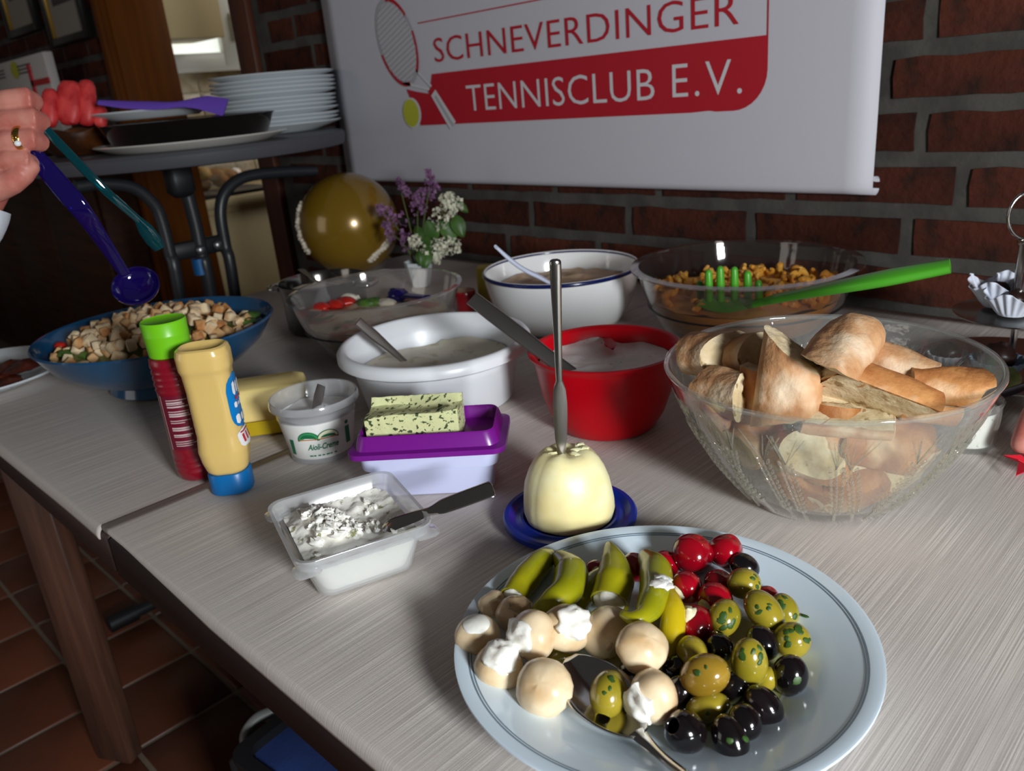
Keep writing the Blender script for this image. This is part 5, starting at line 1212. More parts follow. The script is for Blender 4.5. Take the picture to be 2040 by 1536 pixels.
cherry(1384, 1246, 40, 'large red cherry pepper in front of the others, beside the yellow pepper', (-.5, .75, .3), .002, 8)
cherry(1186, 1140, 24, 'small stuffed red cherry pepper behind the dark green pepper', (.1, .2, .9), .000, 9)
cherry(1528, 1190, 24, 'red cherry pepper almost hidden behind the long pitted olive', None, .000, 10)
# serving spoon ---------------------------------------------------------
a = at(1136, 1316, z=WZ+.015); b = at(1276, 1476, z=WZ+.0095)
t_ = thing('serving_spoon', 'large steel serving spoon on the platter holding one green olive', 'spoon', a)
dv = (b-a); L_ = dv.length; dv.normalize(); sd = V(-dv.y, dv.x, 0).normalized(); nn = sd.cross(dv)*-1
if nn.z < 0: nn = -nn
v = []; f = []; nu, nv = 24, 14
for i in range(nu+1):
    u = i/nu; w = .0218*(math.sin(PI*min(1, u*.96+.02))**.62)*(1-.10*u)
    for j in range(nv+1):
        s_ = j/nv*2-1; dep = -.0075*(math.sin(PI*u)**.7)*(1-s_*s_)
        v.append(a+dv*(L_*u)+sd*(w*s_)+nn*(dep+.003))
for i in range(nu):
    for j in range(nv): q = i*(nv+1)+j; f.append((q, q+1, q+nv+2, q+nv+1))
g = G(); g.add(v, f); o_ = g.part('spoon_bowl', MATS['steel'], t_, ang=80); md = o_.modifiers.new('thick', 'SOLIDIFY'); md.thickness = .0012; md.offset = -1
H_ = [b-dv*.004+nn*.003, at(1310, 1500, z=WZ+.0125), at(1352, 1534, z=WZ+.017), at(1440, 1600, z=WZ+.030), at(1500, 1650, z=WZ+.036)]
B_ = bez(H_, 24); g = G(); g.sweep(B_, lerpl([(.0050, .0010), (.0030, .0016), (.0030, .0018), (.0042, .0017), (.0055, .0014)], len(B_)), 12, up=(0, 0, 1)); g.part('handle', MATS['steel'], t_)
for k, (px, py) in enumerate(((1603, 1234), (1606, 1232))[:1]):
    c = at(px, py, z=WZ+.006); c.z = PP.z+zr(min(.126, math.hypot(c.x-PP.x, c.y-PP.y)))+.0006; g = G(); g.blob(c, (.0030, .0014, .0006), 10, 6, .3, 2); g.solo('herb_leaf', MATS['herb_fleck'], 'tiny green herb scrap on the platter rim right of the olives', 'herb', c)
# ------------------------------------------------------------------ baguette pieces
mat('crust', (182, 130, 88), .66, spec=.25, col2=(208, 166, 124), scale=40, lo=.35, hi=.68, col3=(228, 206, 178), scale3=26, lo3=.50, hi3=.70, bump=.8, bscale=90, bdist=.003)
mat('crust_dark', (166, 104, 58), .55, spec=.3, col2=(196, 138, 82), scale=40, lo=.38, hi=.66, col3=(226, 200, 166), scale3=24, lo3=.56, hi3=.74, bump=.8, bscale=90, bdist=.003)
mat('crumb', (226, 208, 174), .85, col2=(196, 172, 130), scale=60, lo=.35, hi=.65, col3=(150, 122, 82), scale3=95, lo3=.64, hi3=.70, bump=.9, bscale=110)
def inbowl(p):
    q = p-BP; z = max(q.z, .0125)
    if z < BHH+.004:
        r = math.hypot(q.x, q.y); lim = bowl_r(BRD, BHH, BBB, min(z, BHH), .28)-.0085
        if r > lim: q = V(q.x*lim/r, q.y*lim/r, 0)
    return V(BP.x+q.x, BP.y+q.y, BP.z+z)
def baguette(c, axis, up, L, w, h, cuts, label, seed=0, dark=False, flatcut=None, heel=False):
    """c centre; axis long direction; up crust direction; cuts = slant of both ends (along up, along side)"""
    axis = Vector(axis).normalized(); up = Vector(up); up = (up-up.dot(axis)*axis).normalized(); sd = axis.cross(up)
    t = thing('baguette_piece', label, 'bread', c, 0, 'baguette pieces in the glass bowl')
    n, m = 28, 11; v = []; f = []; ends = [[], []]
    for i in range(m):
        u = i/(m-1)*2-1
        for k in range(n):
            a = 2*PI*k/n; ca, sa = math.cos(a), math.sin(a)
            y = w/2*math.copysign(abs(ca)**.85, ca); z = h/2*(sa if sa > 0 else sa*.72)
            if flatcut is not None: z = max(z, flatcut*h/2)
            s_ = cuts[0] if u < 0 else cuts[1]; off = (s_[0]*z+s_[1]*y)*abs(u)
            q = 1+.05*nz(ca*1.4+seed*3, sa*1.4, u*1.5+seed)+.03*nz(ca*5, sa*5, u*5+seed)
            # scored ridge on top of the crust
            q += .07*math.exp(-((a-1.35-.5*u)/.16)**2)-.05*math.exp(-((a-1.75-.5*u)/.2)**2)
            y *= q; z = z*q if flatcut is None or z > flatcut*h/2+1e-6 else z
            if heel and u > .3: hk = math.sqrt(max(.04, 1-((u-.3)/.72)**2)); y *= hk; z *= hk
            v.append(Vector(c)+axis*(L/2*u+off)+sd*y+up*z)
    v = [inbowl(p) for p in v]
    for i in range(m-1):
        for k in range(n): f.append((i*n+k, i*n+(k+1) % n, (i+1)*n+(k+1) % n, (i+1)*n+k))
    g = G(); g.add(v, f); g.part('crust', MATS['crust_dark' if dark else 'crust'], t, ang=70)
    for e, (i, sg) in enumerate(((0, -1), (m-1, 1))):
        ring = [v[i*n+k] for k in range(n)]; cc = sum(ring, Vector())/n; vv = []; ff = []
        nr = 6
        for j in range(nr):
            s_ = 1-j/nr
            for k in range(n):
                p = cc+(ring[k]-cc)*s_*(.985 if j else 1.0)+axis*sg*(.0005*(j > 0)+(.0030 if j > 0 else 0)*(nz(ring[k].x*150*s_+seed, ring[k].y*150*s_, ring[k].z*150*s_)+.12)); vv.append(p)
        vv.append(cc+axis*sg*.001)
        for j in range(nr-1):
            for k in range(n):
                k2 = (k+1) % n; q = (j*n+k, j*n+k2, (j+1)*n+k2, (j+1)*n+k); ff.append(q if sg > 0 else tuple(reversed(q)))
        for k in range(n):
            q = ((nr-1)*n+k, (nr-1)*n+(k+1) % n, len(vv)-1); ff.append(q if sg > 0 else tuple(reversed(q)))
        g = G(); g.add(vv, ff); g.part('crumb', MATS['crumb'], t, ang=80)
    if flatcut is not None:
        # horizontally cut face shows crumb too
        idx = [k for k in range(n) if abs((v[5*n+k]-Vector(c)).dot(up)-flatcut*h/2) < h*.02]
        ys = [ (v[5*n+k]-Vector(c)).dot(sd) for k in idx]
        if ys:
            y0, y1 = min(ys)*.97, max(ys)*.97; vv = []; ff = []
            for i in range(13):
                for j in range(7):
                    x = lerp(-L/2*.97, L/2*.97, i/12); y = lerp(y0, y1, j/6); s_ = cuts[0] if x < 0 else cuts[1]
                    p = Vector(c)+axis*(x+(s_[0]*flatcut*h/2+s_[1]*y)*abs(x/(L/2)))+sd*y+up*(flatcut*h/2-.0006+.0022*nz(x*130+seed, y*130)); vv.append(inbowl(p))
            for i in range(12):
                for j in range(6): q = i*7+j; ff.append((q, q+1, q+8, q+7))
            g = G(); g.add(vv, ff); g.part('crumb', MATS['crumb'], t, ang=80)
    return t
def bz(px, py, dz): return at(px, py, z=BP.z+dz)
UPV = V(0, 0, 1)
BG = [
 # centre px,py, dz, axis(view), up(view), L, w, h, cuts, flat, dark, label
 (1686, 692, .142, (.62, .52, -.55), (-.35, .80, .50), .062, .048, .042, ((-1.1, -.5), (.1, .2)), None, False, 'topmost baguette piece, golden crust up, lying on all the others'),
 (1572, 768, .116, (.12, .95, .05), (-.30, .05, .95), .058, .050, .042, ((0, .3), (-.4, -.62)), None, False, 'upright baguette piece with pale floury side left of the topmost one'),
 (1416, 712, .114, (.50, -.06, .86), (-.10, .98, .10), .050, .056, .044, ((0, .3), (0, -.3)), None, False, 'baguette piece at the back left, showing a wide grey crumb face'),
 (1494, 718, .114, (.40, .05, .92), (.1, .95, 0), .034, .056, .044, ((0, 0), (.2, .1)), None, False, 'baguette piece with its cut face turned forward, behind the upright one'),
 (1444, 784, .102, (.50, -.20, .84), (-.45, .80, .3), .040, .044, .038, ((0, 0), (.1, .5)), None, False, 'baguette piece at the front left with white crumb wedge'),
 (1728, 786, .112, (.90, -.36, .10), (.14, .93, -.30), .074, .050, .044, ((.1, .2), (.1, .4)), -.15, True, 'long baguette piece with crumb edge facing forward, under the topmost one'),
 (1782, 740, .118, (.80, -.40, .42), (.25, .88, -.1), .048, .046, .036, ((0, 0), (.1, .2)), None, False, 'baguette piece with cracked crust right of the topmost one'),
 (1868, 776, .110, (.92, -.12, .30), (.05, .90, .25), .050, .044, .036, ((.1, .2), (.4, .3)), -.4, True, 'baguette piece at the right end with torn pale edge'),
 (1846, 812, .096, (.85, -.1, .2), (0, .9, .4), .040, .036, .028, ((0, 0), (.2, 0)), None, True, 'small baguette piece under the right end one'),
 (1690, 822, .096, (.97, -.10, .1), (0, -.75, -.6), .068, .050, .030, ((0, .2), (0, .2)), -.2, False, 'baguette half with cut face up, lying at the front below the long one'),
 (1516, 800, .096, (.1, .9, .2), (-.5, .2, .8), .054, .042, .034, ((0, 0), (0, 0)), None, True, 'brown baguette piece squeezed behind the upright one at the front'),
 (1592, 914, .062, (.10, .10, .95), (.2, .9, -.2), .044, .054, .042, ((0, 0), (0, 0)), None, False, 'baguette piece with oval grey cut face seen through the front glass'),
 (1652, 882, .072, (.1, .9, .1), (.4, -.1, .9), .062, .040, .036, ((0, 0), (0, 0)), None, True, 'golden baguette piece upright behind the front glass'),
 (1756, 880, .072, (.95, -.20, .1), (.1, .5, .85), .066, .048, .040, ((0, 0), (0, 0)), None, True, 'brown baguette piece at the right behind the front glass'),
 (1780, 935, .054, (.92, -.15, .1), (.05, .55, -.8), .062, .046, .036, ((0, 0), (0, 0)), -.1, False, 'baguette half with white cut face forward, low at the right'),
 (1590, 985, .034, (.6, -.7, .1), (.1, .3, .9), .050, .036, .030, ((0, 0), (0, 0)), None, True, 'lowest brown baguette piece near the bowl foot'),
 (1700, 995, .030, (.7, .5, .1), (.1, .4, .9), .058, .044, .034, ((0, 0), (0, 0)), None, True, 'brown baguette piece low at the right of the bowl foot'),
 (1410, 838, .082, (.3, .8, -.4), (-.6, .3, .7), .050, .040, .034, ((0, 0), (0, 0)), None, False, 'pale baguette piece low at the left behind the glass'),
 (1490, 895, .062, (.7, .1, -.6), (-.2, .6, .7), .052, .040, .034, ((0, 0), (0, 0)), None, False, 'baguette piece in shade left of the oval cut face'),
 (1650, 800, .084, (.5, .1, -.8), (0, .9, .3), .05, .044, .034, ((0, 0), (0, 0)), None, False, 'baguette piece in the middle of the heap, under the upright one'),
]
def vw(t): return t[0]*RIGHT+t[1]*UP-t[2]*FWD
for k, (px, py, dz, ax, up, L, w, h, cuts, fc, dk, lab) in enumerate(BG):
    c = bz(px, py, dz); rxy = V(c.x-BP.x, c.y-BP.y, 0); lim = .92
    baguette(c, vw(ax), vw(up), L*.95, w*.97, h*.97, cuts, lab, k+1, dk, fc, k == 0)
# ------------------------------------------------------------------ balloon, flowers, etagere, small things
mat('gold_latex', (128, 98, 22), .22, coat=.6, spec=.6, metal=.25); mat('print_lace', (206, 196, 178), .5)
c = V(-1.435, .955, Z0+.1035); RB_ = .1015
t_ = thing('balloon', 'gold balloon with white lace print standing at the back of the table', 'balloon', V(c.x, c.y, Z0))
g = G(); g.blob(c, (RB_, RB_, RB_*1.02), 56, 36); g.part('skin', MATS['gold_latex'], t_)
g = G(); g.lathe([(0, .000), (.012, .001), (.010, .0035), (.004, .005), (.005, .009), (0, .010)], 16, c+V(.03, .06, -RB_*.80)); g.part('knot', MATS['gold_latex'], t_)
rr = random.Random(4); g = G(); view = (CAM-c).normalized(); xs = RIGHT; 
def onball(sx, sy): 
    q = RIGHT*sx+UP*sy; r2 = min(.995, q.length_squared); return c+(q+(-FWD*0+view)*math.sqrt(1-r2)).normalized()*(RB_*1.003)
for k in range(46):
    t = k/45; ang = lerp(2.72, 3.75, t); r = .955+.02*math.sin(k*1.7)
    p = onball(r*math.cos(ang), r*math.sin(ang)); w = .0045+.002*math.sin(k*2.3); g.blob(p, (w, w, w*.9), 8, 6, .4, 3, k)
for k in range(30):
    t = k/29; ang = lerp(-1.05, -.30, t); r = .90+.03*math.sin(k*1.9); p = onball(r*math.cos(ang), r*math.sin(ang)); w = .004+.0025*math.sin(k*2.1+1); g.blob(p, (w, w, w*.9), 8, 6, .4, 3, k)
g.part('lace_print', MATS['print_lace'], t_, kind='stuff')
# vase of lilac
VP = V(-1.175, .955, Z0)
vtop = at(833, 520, d=(VP-CAM).dot(FWD)); 
VP = V(vtop.x, vtop.y, Z0); VH = vtop.z-Z0
mat('vase_white', (214, 222, 226), .35); mat('lilac_purple', (150, 108, 146), .7, sss=.2, col2=(116, 74, 112), scale=60, rnd=.1); mat('lilac_white', (222, 220, 196), .7, sss=.2, rnd=.05); mat('stem_green', (74, 88, 40), .6); mat('lilac_leaf', (52, 84, 30), .45, col2=(74, 110, 44), scale=20, sss=.1)
t_ = thing('lilac_vase', 'small white faceted vase of purple and white lilac beside the gold balloon', 'vase', VP)
g = G(); g.lathe([(0, 0), (.017, 0), (.018, .002), (.0275, VH), (.0262, VH), (.0165, .004), (0, .004)], 8, VP); g.part('vase', MATS['vase_white'], t_, ang=20)
dV = (VP+V(0, 0, VH)-CAM).dot(FWD)
def cluster(pxs, rpx, n, m, seed, label):
    """flower panicle along a pixel polyline"""
    rr = random.Random(seed); B_ = [at(px, py, d=dV+dd) for px, py, dd in pxs]; B_ = bez(B_, 12); s = dV/F_PX; g = G()
    for k in range(n):
        t = rr.random(); q = B_[int(t*(len(B_)-1))]; R_ = lerpl(rpx, 11)[int(t*10)]*s
        d = Vector((rr.gauss(0, 1), rr.gauss(0, 1), rr.gauss(0, 1))).normalized()*R_*rr.uniform(.6, 1); p = q+d
        nd = (d.normalized()+Vector((rr.gauss(0, .4), rr.gauss(0, .4), rr.gauss(0, .4)))).normalized(); a = nd.orthogonal().normalized(); b = nd.cross(a); w = rr.uniform(.0036, .0050)
        for j in range(4):
            an = j*PI/2; e = a*math.cos(an)+b*math.sin(an); e2 = a*math.cos(an+PI/2)+b*math.sin(an+PI/2)
            g.add([p, p+e*w*.5+e2*w*.42+nd*w*.18, p+e*w*1.05+nd*w*.10, p+e*w*.5-e2*w*.42+nd*w*.18], [(0, 1, 2), (0, 2, 3)])
        g.sweep([p-nd*w*1.2, p], .0005, 4, cap=False)
    g.part('flower_cluster', MATS[m], t_, smooth=False, label=label, kind='stuff')
cluster([(868, 390, 0), (858, 362, .0), (852, 336, 0)], [17, 15, 6], 80, 'lilac_purple', 1, 'tallest purple lilac panicle')
cluster([(812, 388, .0), (800, 370, 0), (792, 358, 0)], [11, 10, 5], 40, 'lilac_purple', 2, 'small purple lilac tip at the left')
cluster([(832, 428, 0), (834, 400, .0), (842, 380, 0)], [20, 18, 12], 90, 'lilac_purple', 3, 'purple lilac panicle in the middle')
cluster([(795, 440, -.01), (772, 424, -.01), (754, 412, -.01)], [20, 16, 8], 80, 'lilac_purple', 4, 'purple lilac panicle drooping left over the balloon')
cluster([(780, 470, -.01), (768, 445, -.01)], [12, 10], 40, 'lilac_purple', 5, 'small purple lilac panicle low at the left')
cluster([(812, 490, -.01), (805, 462, -.01)], [13, 12], 40, 'lilac_purple', 6, 'purple lilac panicle above the vase')
cluster([(872, 440, -.02), (890, 415, -.02), (915, 405, -.02)], [24, 24, 18], 120, 'lilac_white', 7, 'white lilac panicle at the upper right')
cluster([(880, 400, -.02), (902, 392, -.02)], [14, 10], 50, 'lilac_white', 8, 'white lilac panicle tip at the right top')
cluster([(850, 500, -.03), (880, 490, -.03), (910, 496, -.03)], [20, 22, 20], 110, 'lilac_white', 9, 'white lilac panicle at the lower right')
cluster([(872, 512, -.03), (870, 520, -.03)], [10, 8], 30, 'lilac_white', 10, 'hanging white lilac tip below the leaves')
cluster([(822, 488, -.03), (830, 475, -.03)], [12, 12], 40, 'lilac_white', 11, 'small white lilac panicle above the vase')
vt = VP+V(0, 0, VH-.01)
for k, (px, py) in enumerate(((855, 380), (800, 385), (832, 420), (770, 425), (780, 465), (812, 480), (890, 420), (895, 400), (880, 490), (825, 480))):
    e = at(px, py, d=dV-.01); g = G(); g.sweep(bez([vt+V(0, 0, -.02), lerp(vt, e, .45)+V(0, 0, .008), e], 8), lerpl([.0016, .001], 9), 6); g.part('stem', MATS['stem_green'], t_)
def leaf(px0, py0, px1, py1, w, dd, seed):
    a = at(px0, py0, d=dV+dd); b = at(px1, py1, d=dV+dd-.01); ax = b-a; L = ax.length; ax.normalize(); sd = ax.cross(FWD).normalized(); nr = sd.cross(ax); v = []; f = []
    for i in range(9):
        u = i/8; ww = w*dV/F_PX*math.sin(PI*min(1, u*.93+.05))**.8*(1-.3*u)
        for j in range(5): s_ = j/2-1; v.append(a+ax*L*u+sd*ww*s_+nr*(.004*abs(s_)-.006*math.sin(u*3+seed)))
    for i in range(8):
        for j in range(4): q = i*5+j; f.append((q, q+1, q+6, q+5))
    g = G(); g.add(v, f); g.part('leaf', MATS['lilac_leaf'], t_, ang=80)
for k, q in enumerate(((850, 495, 848, 535, 15, -.03), (905, 430, 922, 470, 17, -.015), (880, 440, 905, 480, 17, -.01), (850, 440, 868, 480, 18, -.015), (838, 470, 862, 500, 16, -.025), (890, 470, 918, 452, 14, -.005), (826, 450, 845, 480, 12, .0), (835, 500, 838, 528, 10, -.035), (905, 398, 930, 420, 10, .0))): leaf(*q, k)
# etagere at the right edge
EP = at(2026, 626, y=.945); EX = EP.x; EY = EP.y
t_ = thing('cake_stand', 'two tier silver cake stand at the right edge with ring handle', 'stand', V(EX, EY, Z0))
g = G(); g.lathe([(0, 0), (.030, 0), (.032, .006), (.006, .010), (.006, .014), (.080, .0165), (.094, .019), (.0945, .0205), (.080, .0190), (0, .0180)], 72, V(EX, EY, Z0)); g.part('plate', MATS['steel'], t_)
zt2 = EP.z-Z0
g = G(); g.lathe([(0, zt2-.0015), (.052, zt2-.0010), (.060, zt2+.0015), (.0604, zt2+.0028), (.052, zt2+.0006), (0, zt2+.0002)], 72, V(EX, EY, Z0)); g.part('plate', MATS['steel'], t_)
g = G(); g.sweep([(EX, EY, Z0+.0182), (EX, EY, Z0+zt2-.0018)], .0035, 12); g.part('rod', MATS['steel'], t_)
pt = at(2034, 480, y=EY); g = G(); g.lathe([(0, zt2+.0006), (.009, zt2+.0008), (.0085, zt2+.004), (.0068, zt2+.012), (.0068, pt.z-Z0-.004), (.0085, pt.z-Z0-.002), (.0085, pt.z-Z0+.002), (0, pt.z-Z0+.003)], 24, V(EX, EY, Z0)); g.part('rod', MATS['steel'], t_)
rc = V(EX, EY, pt.z+.026); g = G(); n = 40; pts = [rc+RIGHT*.022*math.cos(2*PI*i/n)+V(0, 0, 1)*.024*math.sin(2*PI*i/n) for i in range(n+1)]; g.sweep(pts, .0019, 8, cap=False); g.part('ring_handle', MATS['steel'], t_)
mat('paper_white', (206, 210, 222), .8, sss=.2, sssr=.003); mat('paper_blue', (150, 180, 206), .8); mat('chocolate', (30, 16, 14), .4, col2=(44, 24, 18), scale=30, bump=.2); mat('pistachio', (150, 164, 104), .75, col2=(120, 138, 78), scale=40, bump=.4, bscale=100)
def muffin_cup(c, R0, R1, H_, n, label, m='paper_white', petal=0.0):
    g = G(); pr = [(0, 0), (R0*.95, 0), (R0, .001)]
    for i in range(1, 6): pr.append((lerp(R0, R1, i/5), H_*i/5))
    pr2 = [(r-.0006, z+.0006) for r, z in reversed(pr)]
    g.lathe(pr+pr2, n*6, c, fn=lambda a, r, z: (r*(1+.045*math.cos(n*a)*(z > .0015)), z*(1+petal*math.cos(4*a)*(z/H_)))); return g.solo('paper_cup', MATS[m], label, 'paper cup', c)
def praline(c, r, label, m='chocolate', name='praline'):
    g = G(); g.blob(c, (r, r, r*.92), 20, 14, .12, 3, c.x*50); g.solo(name, MATS[m], label, 'praline', c)
ztop = EP.z+.0034
c1 = at(1975, 606, z=ztop); c1 = V(EX, EY, 0)+(c1-V(EX, EY, 0))*.8; c1.z = ztop+.0004
muffin_cup(c1, .014, .029, .026, 20, 'white petal edged paper cup on the upper tier, at the left', petal=.2); praline(c1+V(0, 0, .015), .0120, 'dark chocolate praline in the left paper cup of the upper tier')
c2 = at(2030, 612, z=ztop)+V(0, -.026, 0); c2.z = ztop-.0008
muffin_cup(c2, .014, .027, .022, 20, 'white paper cup on the upper tier in front of the rod', petal=.2); praline(c2+V(.001, .001, .015), .0115, 'dark chocolate praline in the paper cup before the rod')
c3 = V(EX-.010, EY+.036, ztop-.0008); muffin_cup(c3, .013, .022, .022, 18, 'white paper cup on the upper tier behind the rod', petal=.35); praline(c3+V(0, 0, .016), .0115, 'dark chocolate praline in the rear paper cup of the upper tier')
zl = Z0+.0202
c4 = V(EX-.002, EY-.042, zl); muffin_cup(c4, .016, .026, .018, 22, 'pale blue fluted paper cup on the lower tier of the stand', m='paper_blue'); praline(c4+V(0, 0, .020), .0165, 'large dark chocolate ball in the pale blue cup on the lower tier')
c5 = V(EX-.052, EY-.035, zl); muffin_cup(c5, .014, .020, .014, 18, 'small white paper cup at the left of the lower tier'); praline(c5+V(0, 0, .014), .013, 'dark praline in the small cup at the left of the lower tier')
pg = at(2006, 754, d=.79); 
t_ = thing('green_truffle', 'pale green pistachio truffle held up on a dark fork at the right edge', 'truffle', pg)
g = G(); g.blob(pg, (.0125, .0105, .0105), 22, 15, .2, 2.5, 4); g.part('truffle', MATS['pistachio'], t_)
mat('violet_dark', (52, 20, 44), .3, coat=.3)
B_ = bez([at(1984, 794, d=.765), at(2008, 782, d=.76), at(2050, 767, d=.75), at(2110, 745, d=.73)], 16)
g = G(); g.sweep(B_, lerpl([(.0030, .0012), (.0062, .0015), (.0060, .0018), (.0050, .0020)], len(B_)), 10, up=(0, -.3, 1)); g.solo('dark_fork', MATS['violet_dark'], 'dark violet fork under the green truffle, held by the fingers at the right edge', 'fork', B_[0])
# yellow and red boxes behind the enamel bowl
c = at(965, 590, z=Z0+.025); c.z = Z0
mat('box_yellow', (176, 160, 46), .5); mat('jar_red', (150, 18, 30), .25, coat=.4)
c = V(-1.02, .985, Z0); c = at(970, 606, z=Z0); 
g = G(); g.loft([(0, .024, .017, .004), (.002, .026, .019, .005), (.060, .026, .019, .005), (.062, .024, .017, .004)], n=5); g.xf(Matrix.Translation(c+V(.0, .02, 0)) @ Matrix.Rotation(.7, 4, 'Z')); g.solo('yellow_box', MATS['box_yellow'], 'dull yellow box behind the left side of the enamel bowl', 'box', c)
c = at(930, 618, z=Z0)
t_ = thing('red_jar', 'small red lidded jar between the clear bowl and the yellow box', 'jar', c); g = G(); g.lathe([(0, 0), (.015, 0), (.0165, .003), (.0165, .024), (0, .0242)], 32, c); g.part('jar', MATS['jar_red'], t_)
g = G(); g.lathe([(0, .0245), (.0172, .0245), (.0175, .026), (.0175, .033), (.0165, .0345), (0, .0345)], 32, c); g.part('lid', MATS['jar_red'], t_)
# red napkin at the right edge
mat('napkin_red', (206, 10, 40), .75)
c = at(2066, 945, z=Z0); g = G(); rr = random.Random(3)
for k in range(5):
    a = k*1.05+2.2; tip = c+V(math.cos(a)*.026, math.sin(a)*.026, .006+.006*(k % 2)); l = c+V(math.cos(a+.5)*.016, math.sin(a+.5)*.016, .014); r_ = c+V(math.cos(a-.5)*.016, math.sin(a-.5)*.016, .012)
    g.add([c+V(0, 0, .004), l, tip, r_, c+V(0, 0, .0035), l-V(0, 0, .0007), tip-V(0, 0, .0007), r_-V(0, 0, .0007)], [(0, 3, 2, 1), (4, 5, 6, 7), (0, 1, 5, 4), (1, 2, 6, 5), (2, 3, 7, 6), (3, 0, 4, 7)])
g.v = [V(p.x, p.y, max(p.z, Z0+.0004)) for p in g.v]
g.solo('napkin', MATS['napkin_red'], 'pointed red paper napkin at the right table edge', 'napkin', c, smooth=False)
# ------------------------------------------------------------------ hands of two guests
mat('skin', (196, 130, 116), .5, sss=.2, sssr=.008, col2=(180, 100, 88), scale=35, bump=.12, bscale=160); mat('sleeve_white', (206, 212, 222), .8, bump=.2, bscale=120); mat('gold', (206, 166, 84), .2, metal=1); mat('stone_clear', (230, 236, 240), .05, coat=.6)
def remesh(g, name, voxel, parent, m, smooth=6):
    me = g.mesh(name, WL[parent.name], True, None); o = bpy.data.objects.new('tmp', me); COL.objects.link(o)
    a = o.modifiers.new('r', 'REMESH'); a.mode = 'VOXEL'; a.voxel_size = voxel
    b = o.modifiers.new('s', 'SMOOTH'); b.iterations = smooth; b.factor = .5
    bpy.context.view_layer.update(); me2 = evalmesh(o, name); bpy.data.objects.remove(o); me2.materials.clear()
    me2.polygons.foreach_set('use_smooth', [True]*len(me2.polygons)); me2.set_sharp_from_angle(angle=PI)
    return link(name, me2, m, parent)
HD = .76
def hp(px, py, dd=0): return at(px, py, d=HD+dd)
org = hp(0, 300)
t_ = thing('person', 'person at the left edge, white sleeve, ringed fist holding two plastic salad servers', 'person', org)
g = G()
# palm and back of the hand, wrist, forearm inside the sleeve
g.capsule([hp(-62, 215, .012), hp(-30, 215, .008), hp(0, 225, .012)], [.017, .017, .014])
g.capsule([hp(-62, 255, .010), hp(-30, 255, .006), hp(0, 260, .010)], [.018, .018, .014])
g.capsule([hp(-60, 300, .012), hp(-30, 300, .008), hp(0, 300, .012)], [.018, .018, .014])
g.capsule([hp(-50, 340, .014), hp(-25, 340, .012), hp(5, 335, .014)], [.017, .017, .013])
g.capsule([hp(-50, 330, .025), hp(-38, 372, .022), hp(-60, 415, .02), hp(-140, 490, .02)], [.026, .026, .025, .027], 16)
g.capsule([hp(-60, 250, .025), hp(-50, 320, .028)], [.024, .026], 16)
# fingers: proximal phalanx toward the right, folded back behind
for (y0, y1, x1, r0, r1, dx) in ((208, 196, 66, .0102, .0092, 0), (248, 236, 80, .0104, .0095, 2), (289, 277, 78, .0102, .0093, 0), (325, 318, 60, .0092, .0083, -4)):
    g.capsule([hp(-25, y0, .004), hp(20, (y0+y1)/2-3, -.001), hp(x1-12, y1, .000), hp(x1, y1+6, .012), hp(x1-14, y1+12, .026), hp(x1-45, y1+14, .030)], [r0, r0*.97, r0*1.03, r1, r1*.92, r1*.82], 14)
# thumb along the lower side, tip at the servers
g.capsule([hp(-40, 360, .012), hp(-5, 372, .006), hp(25, 362, .004), hp(48, 344, .004), hp(60, 334, .006)], [.017, .0145, .0115, .0105, .0085], 14)
remesh(g, 'body', .0014, t_, MATS['skin'], 5)
# ring on the ring finger
ax = (hp(66, 277)-hp(20, 281)).normalized(); rc_ = hp(44, 277, .0005); b1 = ax.orthogonal().normalized(); b2 = ax.cross(b1); g = G(); n = 32
pts = [rc_+(b1*math.cos(2*PI*i/n)+b2*math.sin(2*PI*i/n))*.0113 for i in range(n+1)]; g.sweep(pts, [(.0034, .0012)]*(n+1), 8, up=None, cap=False)
ring = g.part('ring', MATS['gold'], t_)
tocam = (CAM-rc_); tocam = (tocam-tocam.dot(ax)*ax).normalized(); c = rc_+tocam*.0112; g = G(); g.blob(c-UP*.0035+RIGHT*.002, (.0032, .0032, .0028), 10, 8); g.part('ring_stone', MATS['stone_clear'], ring); g = G(); g.blob(c+UP*.002, (.0034, .0030, .0026), 10, 8); g.part('ring_stone', MATS['gold'], ring)
# sleeve
g = G(); n = 40; B_ = bez([hp(-54, 398, .022), hp(-76, 440, .021), hp(-160, 500, .02), hp(-300, 580, .03), hp(-520, 720, .05)], 24); Rr_ = lerpl([.0335, .036, .038, .043, .050], len(B_)); g.sweep(B_, Rr_, n, cap=False)
m0 = len(B_); g.sweep(B_, [r-.002 for r in Rr_], n, cap=False)
for k in range(n): k2 = (k+1) % n; g.f.append((k, k2, m0*n+k2, m0*n+k))
g.jit(.003, 28, 2); g.part('sleeve', MATS['sleeve_white'], t_)
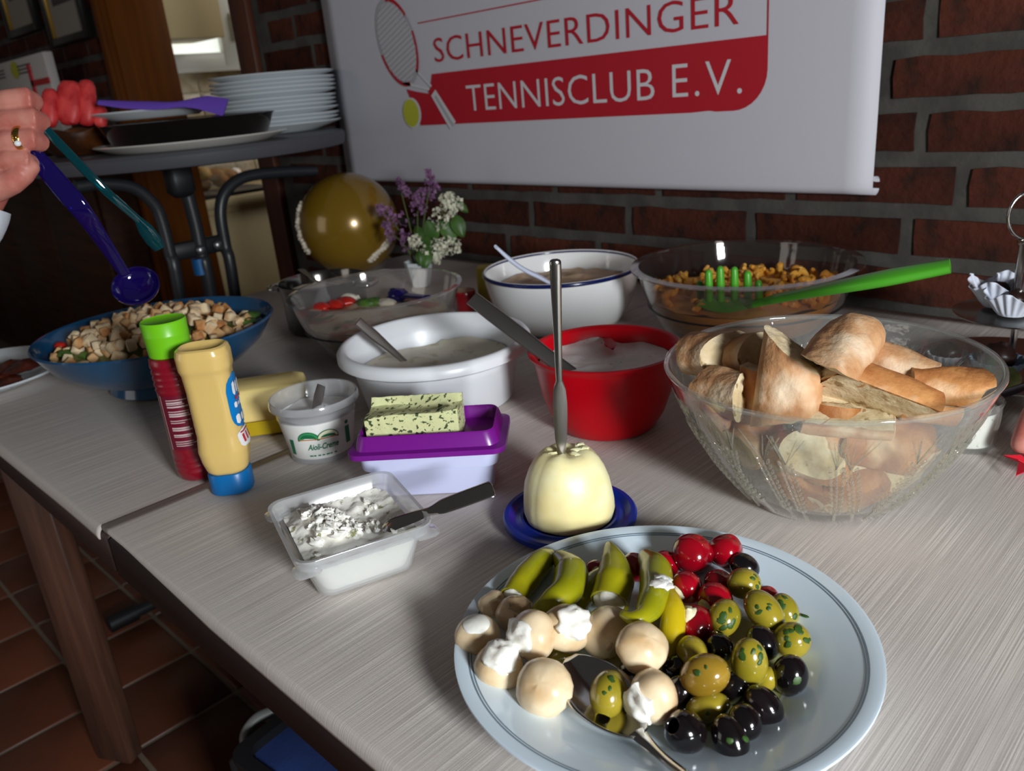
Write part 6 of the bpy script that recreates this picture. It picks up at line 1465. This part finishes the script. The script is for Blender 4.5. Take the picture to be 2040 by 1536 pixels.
# the two servers
a = at(62, 300, d=.772); b = at(170, 430, d=.80); c = at(248, 545, d=.855); e = at(272, 572, d=.870)
t2 = thing('salad_ladle', 'translucent violet salad ladle held over the blue bowl by the left guest', 'ladle', a)
B_ = bez([a, lerp(a, b, .5), b, c], 24); g = G(); g.sweep(B_, lerpl([(.0075, .002), (.0095, .0024), (.0100, .0024), (.0085, .0022), (.006, .0022)], len(B_)), 12, up=-FWD+UP*.2, sq=3); g.part('handle', MATS['violet_clear'], t2)
v = []; f = []; RL = .0245; nrm = (UP*.45-FWD*.85+RIGHT*.1).normalized(); q = qz(nrm)
g = G(); pr = [(0, -RL*.62)]+[(RL*math.sin(i/8*PI/2), -RL*.62*math.cos(i/8*PI/2)) for i in range(1, 9)]+[(RL*.95, .0005)]+[(RL*.93*math.sin(i/8*PI/2), -RL*.56*math.cos(i/8*PI/2)) for i in range(8, 0, -1)]+[(0, -RL*.56)]
g.lathe(pr, 32); g.xf(Matrix.Translation(e+nrm*.004) @ q.to_matrix().to_4x4()); g.part('ladle_bowl', MATS['violet_clear'], t2)
a = at(92, 258, d=.775); b = at(200, 370, d=.80); c = at(278, 440, d=.83); e = at(318, 496, d=.85)
t2 = thing('salad_fork', 'slim teal plastic salad fork held beside the violet ladle', 'fork', a)
B_ = bez([a, b, c], 20); g = G(); g.sweep(B_, lerpl([(.0042, .002), (.0046, .002), (.0042, .002), (.0038, .002)], len(B_)), 10, up=-FWD+UP*.2, sq=3); g.part('handle', MATS['teal_clear'], t2)
B_ = bez([lerp(b, c, .96), lerp(c, e, .3), lerp(c, e, .7), e], 14); g = G(); g.sweep(B_, lerpl([(.004, .002), (.0075, .0022), (.0078, .0022), (.0055, .002)], len(B_)), 10, up=-FWD+UP*.2); g.part('fork_head', MATS['teal_clear'], t2)
# guest at the right edge: fingertips
HD = .69
org = hp(2040, 840)
t_ = thing('person', 'person at the right edge, only bare fingertips reaching in beside the glass jar', 'person', org)
g = G()
g.capsule([hp(2125, 770, .01), hp(2076, 800, .0), hp(2050, 850, .0), hp(2035, 884, .003)], [.0125, .0110, .0102, .0086], 14)
g.capsule([hp(2135, 800, .02), hp(2095, 840, .012), hp(2072, 885, .01), hp(2064, 908, .012)], [.0125, .0108, .0098, .0082], 14)
g.capsule([hp(2150, 760, .03), hp(2105, 780, .016), hp(2090, 800, .012)], [.0125, .0105, .0085], 14)
g.capsule([hp(2140, 830, .03), hp(2100, 860, .022), hp(2085, 900, .02)], [.0118, .0100, .008], 14)
g.capsule([hp(2170, 745, .0), hp(2125, 760, -.010), hp(2085, 785, -.006)], [.0135, .0115, .0092], 14)
g.capsule([hp(2140, 775, .016), hp(2200, 780, .02), hp(2300, 760, .03)], [.022, .027, .026], 16); g.capsule([hp(2135, 800, .024), hp(2190, 800, .024)], [.020, .026], 16)
remesh(g, 'body', .0016, t_, MATS['skin'], 8)
